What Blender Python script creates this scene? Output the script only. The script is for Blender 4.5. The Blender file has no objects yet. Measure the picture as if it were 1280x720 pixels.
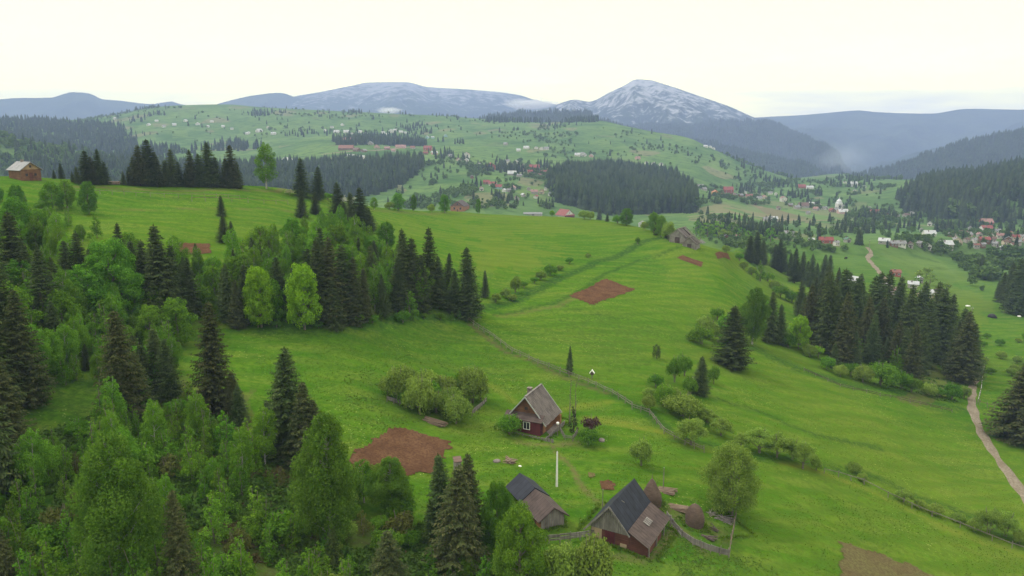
import bpy, math, random
import numpy as np
from mathutils import Vector, Matrix
S = bpy.context.scene
COL = S.collection
rng = np.random.default_rng(7)
random.seed(7)
PI = math.pi
R = math.radians

# ------------------------------------------------------------------ camera
F = 949.0
PITCH = R(11.9)
CP, SP = math.cos(PITCH), math.sin(PITCH)
cam = bpy.data.cameras.new('camera')
cam.sensor_width = 36
cam.lens = 36 * F / 1280
cam.clip_start = 0.5
cam.clip_end = 60000
co = bpy.data.objects.new('camera', cam)
COL.objects.link(co)
co.location = (0, 0, 0)
co.rotation_euler = (PI / 2 - PITCH, 0, 0)
S.camera = co

def ray(px, py):
    dx = (px - 640) / F
    dy = -(py - 360) / F
    return dx, CP + dy * SP, -SP + dy * CP

def px2(px, py):
    x, y, z = ray(px, py)
    h = math.hypot(x, y)
    return math.atan2(x, y), z / h

def proj(x, y, z):
    d = y * CP - z * SP
    u = y * SP + z * CP
    return 640 + F * x / d, 360 - F * u / d

# ------------------------------------------------------------------ noise
def _h(ix, iy, seed):
    n = (ix * 374761393 + iy * 668265263 + seed * 974634777) & 0x7fffffff
    n = ((n ^ (n >> 13)) * 1274126177) & 0x7fffffff
    n = n ^ (n >> 16)
    return (n & 0xffff) / 32767.5 - 1.0

def vnoise(x, y, seed=0):
    x = np.asarray(x, float); y = np.asarray(y, float)
    ix = np.floor(x).astype(np.int64); iy = np.floor(y).astype(np.int64)
    fx = x - ix; fy = y - iy
    fx = fx * fx * (3 - 2 * fx); fy = fy * fy * (3 - 2 * fy)
    a = _h(ix, iy, seed); b = _h(ix + 1, iy, seed); c = _h(ix, iy + 1, seed); d = _h(ix + 1, iy + 1, seed)
    return (a * (1 - fx) + b * fx) * (1 - fy) + (c * (1 - fx) + d * fx) * fy

def fbm(x, y, seed=0, octv=4):
    s = 0; a = 1; t = 0
    for k in range(octv):
        s = s + a * vnoise(x * 2 ** k + 17.3 * k, y * 2 ** k - 9.1 * k, seed + k)
        t += a; a *= 0.5
    return s / t

# ------------------------------------------------------------------ terrain
def P(px, py, Z):                      # seen point of the ground: pixel and height
    az, t = px2(px, py)
    return az, Z / t, Z
def Q(px, py, r):                      # seen point: pixel and distance
    az, t = px2(px, py)
    return az, r, t * r
def D(px, r, Z):                       # unseen ground
    az, t = px2(px, 250)
    return az, r, Z
LAY = [
 [D(p, 20, z) for p, z in ((-500,-36),(0,-40),(400,-46),(700,-48),(1000,-52),(1300,-60),(1800,-66))],
 [P(p, 720, z) for p, z in ((-500,-32),(0,-40),(200,-42),(400,-44),(600,-47),(800,-48),(1000,-52),(1200,-60),(1280,-62),(1800,-66))],
 [P(p, 600, z) for p, z in ((-500,-29),(0,-37),(200,-39),(400,-42),(600,-46),(800,-47.5),(1000,-53),(1200,-64),(1280,-66),(1800,-72))],
 [P(p, 500, z) for p, z in ((-500,-27),(0,-34),(200,-37),(400,-40),(600,-45.5),(800,-48),(900,-51),(1000,-56),(1100,-61),(1200,-68),(1280,-71),(1800,-78))],
 [P(p, 430, z) for p, z in ((-500,-25),(0,-31),(200,-35.5),(400,-38),(600,-44),(700,-45),(800,-47),(900,-51),(1000,-58),(1100,-67),(1200,-77),(1280,-80),(1800,-86))],
 [P(p, 370, z) for p, z in ((-500,-22),(0,-27),(200,-31),(400,-33),(500,-36),(600,-41),(700,-43),(800,-44.5),(900,-48),(1000,-66),(1100,-80),(1200,-86),(1280,-88),(1800,-90))],
 [P(p, 320, z) for p, z in ((-500,-18),(0,-22.5),(200,-26),(400,-29),(500,-32),(600,-38),(700,-41.5),(800,-43),(880,-44.2),(900,-45.5),(950,-68),(1000,-78),(1100,-84),(1200,-90),(1280,-91),(1800,-93))],
 [P(-500,258,-15),P(0,260,-18.5),P(200,260,-20.5),P(400,262,-24.5),Q(500,280,270),Q(600,285,300),Q(700,285,310),Q(760,290,300),Q(800,298,285),Q(855,309,272),Q(900,316,283),
  Q(950,310,480),Q(1000,310,525),Q(1100,310,565),Q(1200,310,600),Q(1280,310,605),Q(1800,310,610)],
 [Q(-500,214,240),Q(0,222,250),Q(100,226,250),Q(200,231,255),Q(330,236,262),Q(400,246,270),Q(450,258,290),Q(500,263,310),Q(575,265,350),Q(705,271,355),Q(760,276,340),Q(800,285,315),Q(855,303,285),Q(900,311,300),
  Q(950,300,550),Q(1000,300,593),Q(1100,300,634),Q(1200,300,662),Q(1280,300,668),Q(1800,300,675)],
 [D(-500,420,-45),D(0,420,-50),D(200,420,-55),D(400,430,-60),D(500,430,-64),D(600,480,-75),D(700,480,-76),D(800,430,-68),D(855,400,-62),D(900,400,-68),
  P(950,285,-85),P(1000,285,-92),P(1100,285,-96),P(1200,285,-99),P(1280,287,-99),P(1800,287,-104)],
 [D(-500,700,-95),D(0,700,-95),D(200,700,-95),D(400,700,-90),D(500,650,-84),D(600,650,-74),D(700,680,-82),D(800,650,-84),D(855,600,-80),D(900,620,-80),
  P(950,262,-90),P(1000,262,-96),P(1100,262,-100),P(1200,272,-100),P(1280,278,-100),P(1800,278,-100)],
 [D(-500,950,-70),D(0,950,-72),D(100,950,-72),Q(200,230,950),Q(330,244,900),Q(400,246,900),Q(500,242,880),Q(600,240,820),Q(700,250,830),Q(800,258,860),Q(855,255,880),Q(900,250,920),
  Q(950,248,1080),Q(1000,243,1180),Q(1100,240,1230),Q(1200,245,1020),Q(1280,240,1000),Q(1800,230,1000)],
 [Q(-500,160,1150),Q(0,170,1150),Q(50,179,1150),Q(94,189,1150),Q(148,202,1200),Q(200,204,1300),Q(330,205,1250),Q(400,195,1250),Q(450,187,1300),Q(500,190,1280),Q(600,205,1150),Q(700,215,1150),Q(800,215,1200),Q(855,222,1200),Q(900,235,1200),
  Q(950,235,1400),Q(1000,227,1560),Q(1050,222,1700),Q(1100,235,1300),Q(1150,230,1300),Q(1210,224,1350),Q(1280,216,1300),Q(1800,205,1250)],
 [D(-500,1400,-40),D(0,1400,-45),D(100,1400,-60),Q(200,190,1500),Q(330,180,1600),Q(400,175,1600),Q(450,172,1600),Q(500,172,1600),Q(600,180,1500),Q(700,185,1450),Q(800,190,1450),Q(855,200,1400),Q(900,215,1380),
  Q(950,225,1460),Q(1000,225,1680),Q(1050,219,1850),Q(1100,230,1450),Q(1150,228,1430),Q(1210,221,1420),Q(1280,212,1430),Q(1800,200,1430)],
 [Q(-500,155,2300),Q(0,152,2400),Q(60,152,2400),Q(110,148,2450),Q(148,143,2500),Q(188,135,2600),Q(228,132,2600),Q(285,131,2600),Q(322,134,2500),Q(400,138,2400),Q(484,142,2300),Q(551,145,2300),Q(601,149,2200),Q(685,154,2100),Q(748,151,2100),
  Q(786,159,1950),Q(830,168,1850),Q(856,172,1750),Q(892,188,1650),Q(928,206,1600),Q(964,219,1580),Q(1000,222,1800),Q(1050,217,2000),Q(1100,223,1700),Q(1150,226,1550),Q(1210,219,1500),Q(1280,207,1600),Q(1800,190,1600)],
 [D(-500,3000,-40),D(0,3000,-40),D(200,3300,0),D(400,3000,-40),D(600,2800,-60),D(800,2400,-80),D(900,2000,-110),D(950,1950,-120),D(1000,2200,-150),D(1050,2400,-165),D(1100,2200,-150),D(1200,2000,-110),D(1280,2000,-90),D(1800,2000,-90)],
 [D(-500,4500,-170),D(600,4500,-200),D(900,4500,-240),D(1100,4500,-260),D(1800,4500,-240)],
 [D(-500,9500,-260),D(600,9500,-260),D(1800,9500,-260)],
]

def pchip(x, y, q):
    x = np.asarray(x, float); y = np.asarray(y, float)
    h = np.diff(x); d = np.diff(y) / h
    m = np.zeros_like(x)
    if len(x) > 2:
        w1 = 2 * h[1:] + h[:-1]; w2 = h[1:] + 2 * h[:-1]
        ok = d[:-1] * d[1:] > 0
        dd1 = np.where(ok, d[:-1], 1); dd2 = np.where(ok, d[1:], 1)
        m[1:-1] = np.where(ok, (w1 + w2) / (w1 / dd1 + w2 / dd2), 0)
    m[0] = d[0]; m[-1] = d[-1]
    q = np.clip(q, x[0], x[-1])
    i = np.clip(np.searchsorted(x, q, side='right') - 1, 0, len(x) - 2)
    t = (q - x[i]) / h[i]
    t2 = t * t; t3 = t2 * t
    return (2*t3-3*t2+1)*y[i] + (t3-2*t2+t)*h[i]*m[i] + (-2*t3+3*t2)*y[i+1] + (t3-t2)*h[i]*m[i+1]

AZ = np.concatenate([np.arange(-180, -54, 3.0), np.arange(-54, -39, 0.75), np.arange(-39, 39, 0.12), np.arange(39, 54, 0.75), np.arange(54, 180, 3.0)])
AZ = np.radians(AZ)
LR0, LR1, NR = math.log(15), math.log(9500), 600
LRg = np.linspace(LR0, LR1, NR)

def build_grid():
    qa = np.clip(AZ, -0.93, 0.93)
    rl = []; zl = []
    for L in LAY:
        L = sorted(L)
        a = [l[0] for l in L]
        rl.append(pchip(a, [math.log(l[1]) for l in L], qa))
        zl.append(pchip(a, [l[2] for l in L], qa))
    rl = np.array(rl); zl = np.array(zl)
    back = np.clip((np.abs(AZ) - R(54)) / R(126), 0, 1) * 0.5      # left and right flanks meet behind the camera
    jl = 0; jr = -1
    fl = int(np.argmin(np.abs(AZ + R(54)))); fr = int(np.argmin(np.abs(AZ - R(54))))
    for j in range(len(AZ)):
        if back[j] > 0:
            o = fr if AZ[j] < 0 else fl
            rl[:, j] = rl[:, j] * (1 - back[j]) + rl[:, o] * back[j]
            zl[:, j] = zl[:, j] * (1 - back[j]) + zl[:, o] * back[j]
    for k in range(1, len(rl)):
        rl[k] = np.maximum(rl[k], rl[k-1] + 0.025)
    G = np.zeros((len(AZ), NR))
    for j in range(len(AZ)):
        xs = np.concatenate([[LR0 - 1], rl[:, j]]); ys = np.concatenate([[zl[0, j]], zl[:, j]])
        G[j] = pchip(xs, ys, LRg)
    k = np.array([1, 3, 6, 9, 11, 12, 11, 9, 6, 3, 1.]); k /= k.sum()
    mid = (np.abs(AZ) < R(38.4))
    Gs = np.apply_along_axis(lambda c: np.convolve(c, k, 'same'), 0, G)
    G[mid] = Gs[mid]
    k2 = np.array([1, 2, 3, 2, 1.]); k2 /= k2.sum()
    Gp = np.pad(G, ((0, 0), (2, 2)), 'edge')
    G = sum(k2[i] * Gp[:, i:i + NR] for i in range(5))
    RR = np.exp(LRg)[None, :]
    X = np.sin(AZ)[:, None] * RR; Y = np.cos(AZ)[:, None] * RR
    near = np.clip((RR - 20) / 40, 0, 1)
    G = G + near * (0.55 * fbm(X / 16, Y / 16, 3, 3) + 0.9 * fbm(X / 45, Y / 45, 9, 2)) * np.clip(1.4 - RR / 600, 0, 1)
    far = np.clip((RR - 500) / 600, 0, 1)
    G = G + far * (9 * fbm(X / 260, Y / 260, 21, 4)) * np.clip(1 - (RR - 1700) / 600, 0.0, 1)
    return G, X, Y
G, GX, GY = build_grid()
NA = len(AZ)

def Hn(x, y):
    x = np.asarray(x, float); y = np.asarray(y, float)
    az = np.arctan2(x, y); lr = np.log(np.maximum(np.hypot(x, y), 15.01))
    j = np.clip(np.searchsorted(AZ, az, side='right') - 1, 0, NA - 2)
    u = np.clip((az - AZ[j]) / (AZ[j + 1] - AZ[j]), 0, 1)
    f = (lr - LR0) / (LR1 - LR0) * (NR - 1)
    i = np.clip(f.astype(int), 0, NR - 2)
    v = f - i
    return (G[j, i] * (1-u) + G[j+1, i] * u) * (1-v) + (G[j, i+1] * (1-u) + G[j+1, i+1] * u) * v
def H(x, y):
    return float(Hn(x, y))

_rs = np.exp(np.linspace(math.log(22), math.log(5000), 2600))
def hit(px, py, rmin=0):
    x, y, z = ray(px, py); h = math.hypot(x, y)
    xs = x / h * _rs; ys = y / h * _rs; zs = z / h * _rs
    g = Hn(xs, ys)
    b = np.nonzero((zs <= g) & (_rs > rmin))[0]
    if len(b) == 0:
        k = int(np.argmax(np.where(_rs > rmin, zs - g, 1e9) * -1))
    else: k = int(b[0])
    if k > 0 and len(b):
        a0 = zs[k-1] - g[k-1]; a1 = zs[k] - g[k]
        t = a0 / (a0 - a1) if a0 != a1 else 0
        t = min(max(t, 0), 1)
        return Vector((xs[k-1] + (xs[k]-xs[k-1]) * t, ys[k-1] + (ys[k]-ys[k-1]) * t, 0)).xy
    return Vector((xs[k], ys[k]))
def gp(px, py, rmin=0):
    p = hit(px, py, rmin)
    return Vector((p.x, p.y, H(p.x, p.y)))
def height_for(p, px, pytop):            # how tall a thing at p is if its top is seen at pytop
    lo, hi = 0.05, 80
    for _ in range(40):
        m = (lo + hi) / 2
        if proj(p.x, p.y, p.z + m)[1] > pytop: lo = m
        else: hi = m
    return lo
def mpp(p): return (p.y * CP - p.z * SP) / F          # metres per pixel at p

# ------------------------------------------------------------------ materials
def newmat(name):
    m = bpy.data.materials.new(name); m.use_nodes = True
    nt = m.node_tree; nt.nodes.clear()
    out = nt.nodes.new('ShaderNodeOutputMaterial')
    return m, nt, out
def N(nt, t, **kw):
    n = nt.nodes.new(t)
    for k, v in kw.items():
        if k.startswith('i_'):
            n.inputs[k[2:].replace('_', ' ')].default_value = v
        else: setattr(n, k, v)
    return n
def L(nt, a, b): nt.links.new(a, b)
def rgb(c): return (c[0], c[1], c[2], 1)
def mix(nt, fac, a, b, mode='MIX'):
    n = nt.nodes.new('ShaderNodeMix'); n.data_type = 'RGBA'; n.blend_type = mode
    for sock, v in ((n.inputs[0], fac), (n.inputs[6], a), (n.inputs[7], b)):
        if hasattr(v, 'is_linked'): L(nt, v, sock)
        elif isinstance(v, (int, float)): sock.default_value = v
        else: sock.default_value = rgb(v)
    return n.outputs[2]
def noise(nt, vec, scale, detail=4, rough=0.55):
    n = N(nt, 'ShaderNodeTexNoise'); n.inputs['Scale'].default_value = scale
    n.inputs['Detail'].default_value = detail; n.inputs['Roughness'].default_value = rough
    if vec is not None: L(nt, vec, n.inputs['Vector'])
    return n.outputs['Fac']
def ramp(nt, fac, stops):
    n = N(nt, 'ShaderNodeValToRGB'); e = n.color_ramp.elements
    while len(e) < len(stops): e.new(0.5)
    for k, (p, c) in enumerate(stops):
        e[k].position = p; e[k].color = rgb(c) if not isinstance(c, (int, float)) else (c, c, c, 1)
    L(nt, fac, n.inputs[0])
    return n.outputs[0]
def mscale(nt, vec, s):
    n = N(nt, 'ShaderNodeMapping'); n.inputs['Scale'].default_value = s; L(nt, vec, n.inputs['Vector'])
    return n.outputs[0]

def leafmat(name, c1, c2, c3=None, trans=0.35, nscale=1.2, vary=0.25):
    m, nt, out = newmat(name)
    geo = N(nt, 'ShaderNodeNewGeometry'); oi = N(nt, 'ShaderNodeObjectInfo')
    nf = noise(nt, geo.outputs['Position'], nscale, 3)
    ri = geo.outputs['Random Per Island']
    a = mix(nt, ramp(nt, nf, [(0.35, 0.0), (0.65, 1.0)]), c1, c2)
    b = mix(nt, ramp(nt, ri, [(0.6, 0.0), (1.0, 0.75)]), a, c3 or c2)
    hs = N(nt, 'ShaderNodeHueSaturation')
    mr = N(nt, 'ShaderNodeMapRange'); L(nt, oi.outputs['Random'], mr.inputs[0])
    mr.inputs[3].default_value = 1 - vary; mr.inputs[4].default_value = 1 + vary
    L(nt, mr.outputs[0], hs.inputs['Value'])
    mh = N(nt, 'ShaderNodeMapRange'); 
    mm = N(nt, 'ShaderNodeMath', operation='MULTIPLY'); L(nt, oi.outputs['Random'], mm.inputs[0]); mm.inputs[1].default_value = 7.13
    fr = N(nt, 'ShaderNodeMath', operation='FRACT'); L(nt, mm.outputs[0], fr.inputs[0])
    L(nt, fr.outputs[0], mh.inputs[0]); mh.inputs[3].default_value = 0.5 - 0.05 * vary; mh.inputs[4].default_value = 0.5 + 0.05 * vary
    L(nt, mh.outputs[0], hs.inputs['Hue']); L(nt, b, hs.inputs['Color'])
    df = N(nt, 'ShaderNodeBsdfDiffuse'); tr = N(nt, 'ShaderNodeBsdfTranslucent')
    L(nt, hs.outputs[0], df.inputs[0]); L(nt, hs.outputs[0], tr.inputs[0])
    ms = N(nt, 'ShaderNodeMixShader'); ms.inputs[0].default_value = trans
    L(nt, df.outputs[0], ms.inputs[1]); L(nt, tr.outputs[0], ms.inputs[2]); L(nt, ms.outputs[0], out.inputs[0])
    return m
def woodmat(name, c1, c2, scale=(1, 1, 1), plank=None, rough=0.85, axis='OBJ', bump=0.3):
    """weathered planks or shingles: stripes every `plank` metres along the object's axis, streaky noise"""
    m, nt, out = newmat(name)
    tc = N(nt, 'ShaderNodeTexCoord'); v = tc.outputs['Object']
    nf = noise(nt, mscale(nt, v, scale), 1.0, 5, 0.65)
    col = mix(nt, ramp(nt, nf, [(0.3, 0.0), (0.7, 1.0)]), c1, c2)
    n2 = noise(nt, v, 0.9, 4)
    col = mix(nt, ramp(nt, n2, [(0.4, 0.0), (0.7, 0.62)]), col, tuple(x * 0.55 for x in c1))
    pb = N(nt, 'ShaderNodeBsdfPrincipled'); pb.inputs['Roughness'].default_value = rough
    pb.inputs['Specular IOR Level'].default_value = 0.25
    hgt = nf
    if plank:
        w = N(nt, 'ShaderNodeTexWave'); w.wave_type = 'BANDS'; w.bands_direction = plank[0]; w.wave_profile = 'SAW'
        w.inputs['Scale'].default_value = 0.3142 / plank[1] ; w.inputs['Distortion'].default_value = 0.25; w.inputs['Detail'].default_value = 1
        w.inputs['Detail Scale'].default_value = 3
        L(nt, v, w.inputs['Vector'])
        g = ramp(nt, w.outputs['Fac'], [(0.0, 0.35), (0.14, 1.0)])
        col = mix(nt, 1.0, col, g, 'MULTIPLY')
        hgt = g
    L(nt, col, pb.inputs['Base Color'])
    bp = N(nt, 'ShaderNodeBump'); bp.inputs['Strength'].default_value = bump; bp.inputs['Distance'].default_value = 0.05
    L(nt, hgt, bp.inputs['Height']); L(nt, bp.outputs[0], pb.inputs['Normal'])
    L(nt, pb.outputs[0], out.inputs[0])
    return m
def plain(name, c, rough=0.8, var=0.25, nscale=2.0, metal=0.0):
    m, nt, out = newmat(name)
    tc = N(nt, 'ShaderNodeTexCoord')
    nf = noise(nt, tc.outputs['Object'], nscale, 5, 0.6)
    col = mix(nt, ramp(nt, nf, [(0.3, 0.0), (0.7, 1.0)]), tuple(x * (1 - var) for x in c), tuple(min(1, x * (1 + var)) for x in c))
    pb = N(nt, 'ShaderNodeBsdfPrincipled'); pb.inputs['Roughness'].default_value = rough; pb.inputs['Metallic'].default_value = metal
    pb.inputs['Specular IOR Level'].default_value = 0.3
    L(nt, col, pb.inputs['Base Color']); L(nt, pb.outputs[0], out.inputs[0])
    return m

def groundmat():
    m, nt, out = newmat('meadow')
    geo = N(nt, 'ShaderNodeNewGeometry'); pos = geo.outputs['Position']
    at = N(nt, 'ShaderNodeVertexColor'); at.layer_name = 'zone'
    sp = N(nt, 'ShaderNodeSeparateColor'); L(nt, at.outputs['Color'], sp.inputs[0])
    a2 = N(nt, 'ShaderNodeVertexColor'); a2.layer_name = 'zone2'
    sp2 = N(nt, 'ShaderNodeSeparateColor'); L(nt, a2.outputs['Color'], sp2.inputs[0])
    big = noise(nt, pos, 0.02, 5, 0.6); mid = noise(nt, pos, 0.13, 6, 0.62); fine = noise(nt, pos, 1.1, 6, 0.7)
    tiny = noise(nt, pos, 4.0, 4, 0.8)
    # mowing / contour streaks
    st = noise(nt, mscale(nt, pos, (0.05, 0.35, 0.3)), 1.0, 5, 0.65)
    g = mix(nt, ramp(nt, big, [(0.35, 0.0), (0.65, 1.0)]), GR1, GR2)
    g = mix(nt, ramp(nt, mid, [(0.42, 0.0), (0.72, 0.75)]), g, GR3)
    g = mix(nt, ramp(nt, st, [(0.42, 0.0), (0.62, 0.75)]), g, GR4)
    g = mix(nt, ramp(nt, fine, [(0.42, 0.0), (0.68, 0.7)]), g, GR5)
    g = mix(nt, ramp(nt, tiny, [(0.48, 0.0), (0.75, 0.55)]), g, tuple(x * 1.7 for x in GR1))
    mow = N(nt, 'ShaderNodeTexWave'); mow.inputs['Scale'].default_value = 0.055; mow.inputs['Distortion'].default_value = 9.0; mow.inputs['Detail'].default_value = 4; mow.inputs['Detail Scale'].default_value = 0.35
    mp = N(nt, 'ShaderNodeMapping'); mp.inputs['Rotation'].default_value = (0, 0, 1.15); L(nt, pos, mp.inputs['Vector']); L(nt, mp.outputs[0], mow.inputs['Vector'])
    g = mix(nt, ramp(nt, mow.outputs['Fac'], [(0.55, 0.0), (0.85, 0.35)]), g, GR3)
    vf = N(nt, 'ShaderNodeTexVoronoi'); vf.inputs['Scale'].default_value = 1.6; L(nt, pos, vf.inputs['Vector'])
    fl = mix(nt, 1.0, ramp(nt, vf.outputs['Distance'], [(0.10, 1.0), (0.20, 0.0)]), ramp(nt, noise(nt, pos, 0.08, 3), [(0.5, 0.0), (0.6, 0.55)]), 'MULTIPLY')
    g = mix(nt, fl, g, (0.42, 0.45, 0.16))
    # zone.r = yellow flowers / dry, zone.g = lush dark, zone.b = bare soil
    brk = ramp(nt, fine, [(0.35, 0.25), (0.6, 1.0)])
    def zf(s):
        mm = N(nt, 'ShaderNodeMath', operation='MULTIPLY'); L(nt, s, mm.inputs[0]); L(nt, brk, mm.inputs[1]); return mm.outputs[0]
    g = mix(nt, zf(sp.outputs[0]), g, (0.16, 0.175, 0.025))
    g = mix(nt, zf(sp.outputs[1]), g, (0.022, 0.062, 0.012))
    soil = mix(nt, mid, (0.12, 0.072, 0.048), (0.19, 0.12, 0.078))
    g = mix(nt, zf(sp.outputs[2]), g, soil)
    # zone2.r = forest floor, zone2.g = far pasture (cooler, smoother), zone2.b = garden plots
    g = mix(nt, sp2.outputs[0], g, (0.018, 0.034, 0.016))
    farg = mix(nt, ramp(nt, noise(nt, pos, 0.011, 6, 0.65), [(0.38, 0.0), (0.62, 1.0)]), (0.056, 0.115, 0.036), (0.108, 0.18, 0.057))
    vor = N(nt, 'ShaderNodeTexVoronoi'); vor.inputs['Scale'].default_value = 1.0; L(nt, mscale(nt, pos, (0.022, 0.013, 0.0)), vor.inputs['Vector'])
    vs = N(nt, 'ShaderNodeSeparateColor'); L(nt, vor.outputs['Color'], vs.inputs[0])
    farg = mix(nt, ramp(nt, vs.outputs[0], [(0.4, 0.0), (1.0, 0.5)]), farg, (0.14, 0.21, 0.06))
    farg = mix(nt, ramp(nt, vs.outputs[1], [(0.9, 0.0), (0.92, 0.55)]), farg, (0.2, 0.165, 0.11))
    farg = mix(nt, ramp(nt, noise(nt, pos, 0.06, 5, 0.7), [(0.5, 0.0), (0.66, 0.8)]), farg, (0.034, 0.07, 0.026))
    g = mix(nt, sp2.outputs[1], g, farg)
    g = mix(nt, sp2.outputs[2], g, ramp(nt, vs.outputs[2], [(0.0, (0.17, 0.12, 0.09)), (0.3, (0.12, 0.17, 0.07)), (0.6, (0.2, 0.16, 0.11)), (1.0, (0.1, 0.2, 0.05))]))
    pb = N(nt, 'ShaderNodeBsdfDiffuse')
    L(nt, g, pb.inputs['Color'])
    bp = N(nt, 'ShaderNodeBump'); bp.inputs['Strength'].default_value = 0.55; bp.inputs['Distance'].default_value = 0.35
    L(nt, fine, bp.inputs['Height']); L(nt, bp.outputs[0], pb.inputs['Normal'])
    L(nt, pb.outputs[0], out.inputs[0])
    return m
GR1 = (0.057, 0.140, 0.008); GR2 = (0.090, 0.165, 0.012); GR3 = (0.034, 0.104, 0.006); GR4 = (0.122, 0.165, 0.024); GR5 = (0.022, 0.066, 0.005)

# ------------------------------------------------------------------ mesh helpers
def mesh_np(name, V, Fc, mat=None, smooth=False):
    """V (n,3); Fc (m,k) all faces the same size"""
    V = np.asarray(V, np.float32); Fc = np.asarray(Fc, np.int32)
    me = bpy.data.meshes.new(name)
    k = Fc.shape[1]; m = Fc.shape[0]
    me.vertices.add(len(V)); me.vertices.foreach_set('co', V.ravel())
    me.loops.add(m * k); me.loops.foreach_set('vertex_index', Fc.ravel())
    me.polygons.add(m)
    me.polygons.foreach_set('loop_start', np.arange(0, m * k, k, dtype=np.int32))
    try: me.polygons.foreach_set('loop_total', np.full(m, k, np.int32))
    except Exception: pass
    if smooth: me.polygons.foreach_set('use_smooth', np.ones(m, bool))
    me.update(calc_edges=True)
    if mat: me.materials.append(mat)
    return me
def obj(name, me, parent=None, loc=None):
    o = bpy.data.objects.new(name, me); COL.objects.link(o)
    if parent: o.parent = parent
    if loc is not None: o.location = loc
    return o
def tag(o, label=None, cat=None, group=None, kind=None):
    if label: o['label'] = label
    if cat: o['category'] = cat
    if group: o['group'] = group
    if kind: o['kind'] = kind
    return o
def empty(name, loc, rz=0, label=None, cat=None, group=None):
    e = bpy.data.objects.new(name, None); COL.objects.link(e)
    e.empty_display_size = 0.3
    e.location = loc; e.rotation_euler = (0, 0, rz)
    return tag(e, label, cat, group)
class MB:
    def __init__(s): s.v = []; s.f = []
    def poly(s, pts):
        b = len(s.v); s.v += [tuple(p) for p in pts]; s.f.append(tuple(range(b, b + len(pts)))); return s
    def hexa(s, p):          # 8 points: bottom 4 ccw, top 4 ccw
        b = len(s.v); s.v += [tuple(q) for q in p]
        s.f += [(b+3,b+2,b+1,b), (b+4,b+5,b+6,b+7), (b,b+1,b+5,b+4), (b+1,b+2,b+6,b+5), (b+2,b+3,b+7,b+6), (b+3,b,b+4,b+7)]
        return s
    def box(s, x0, y0, z0, x1, y1, z1):
        return s.hexa([(x0,y0,z0),(x1,y0,z0),(x1,y1,z0),(x0,y1,z0),(x0,y0,z1),(x1,y0,z1),(x1,y1,z1),(x0,y1,z1)])
    def bar(s, a, b, w, h=None):
        a = Vector(a); b = Vector(b); h = h or w
        d = (b - a).normalized(); up = Vector((0, 0, 1)) if abs(d.z) < 0.9 else Vector((1, 0, 0))
        sd = d.cross(up).normalized() * w / 2; u = sd.cross(d).normalized() * h / 2
        return s.hexa([a-sd-u, a+sd-u, b+sd-u, b-sd-u, a-sd+u, a+sd+u, b+sd+u, b-sd+u])
    def slab(s, pts, th):    # polygon thickened downwards along its normal
        pts = [Vector(p) for p in pts]
        n = (pts[1]-pts[0]).cross(pts[2]-pts[1]).normalized()
        if n.z < 0: pts.reverse(); n = -n
        b = len(s.v); k = len(pts)
        s.v += [tuple(p) for p in pts] + [tuple(p - n * th) for p in pts]
        s.f.append(tuple(range(b, b+k))); s.f.append(tuple(range(b+2*k-1, b+k-1, -1)))
        for i in range(k):
            j = (i+1) % k; s.f.append((b+i, b+k+i, b+k+j, b+j))
        return s
    def tube(s, pts, rad, n=6, cap=True):
        pts = [Vector(p) for p in pts]
        if not hasattr(rad, '__len__'): rad = [rad] * len(pts)
        b0 = len(s.v)
        for i, p in enumerate(pts):
            d = (pts[min(i+1, len(pts)-1)] - pts[max(i-1, 0)]).normalized()
            a = d.cross(Vector((0.31, 0.95, 0.05))).normalized(); c = d.cross(a)
            for k in range(n):
                t = 2 * PI * k / n
                s.v.append(tuple(p + (a * math.cos(t) + c * math.sin(t)) * rad[i]))
        for i in range(len(pts) - 1):
            for k in range(n):
                k2 = (k+1) % n; q = b0 + i*n
                s.f.append((q+k, q+k2, q+n+k2, q+n+k))
        if cap:
            s.f.append(tuple(b0 + k for k in range(n))[::-1]); s.f.append(tuple(b0 + (len(pts)-1)*n + k for k in range(n)))
        return s
    def mesh(s, name, mat=None, smooth=False):
        me = bpy.data.meshes.new(name); me.from_pydata(s.v, [], s.f); me.update()
        if smooth:
            for p in me.polygons: p.use_smooth = True
        if mat: me.materials.append(mat)
        return me
    def build(s, name, mat, parent=None, smooth=False, label=None):
        o = obj(name, s.mesh(name, mat, smooth), parent)
        if label: o['label'] = label
        return o
def tubes_np(segs, n=5):
    mb = MB()
    for pts, rad in segs: mb.tube(pts, rad, n, cap=False)
    return mb

# ------------------------------------------------------------------ zones on the ground
def inpoly(px, py, poly):
    c = np.zeros(px.shape, bool); n = len(poly)
    for i in range(n):
        x1, y1 = poly[i]; x2, y2 = poly[(i+1) % n]
        if y1 == y2: continue
        m = ((y1 > py) != (y2 > py)) & (px < (x2-x1) * (py-y1) / (y2-y1) + x1)
        c ^= m
    return c
def polydist(X, Y, pts):               # distance from world points to a world polyline
    d = np.full(X.shape, 1e9)
    for (x1, y1), (x2, y2) in zip(pts[:-1], pts[1:]):
        l2 = (x2-x1)**2 + (y2-y1)**2 + 1e-9
        t = np.clip(((X-x1)*(x2-x1) + (Y-y1)*(y2-y1)) / l2, 0, 1)
        d = np.minimum(d, np.hypot(X - x1 - t*(x2-x1), Y - y1 - t*(y2-y1)))
    return d
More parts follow.
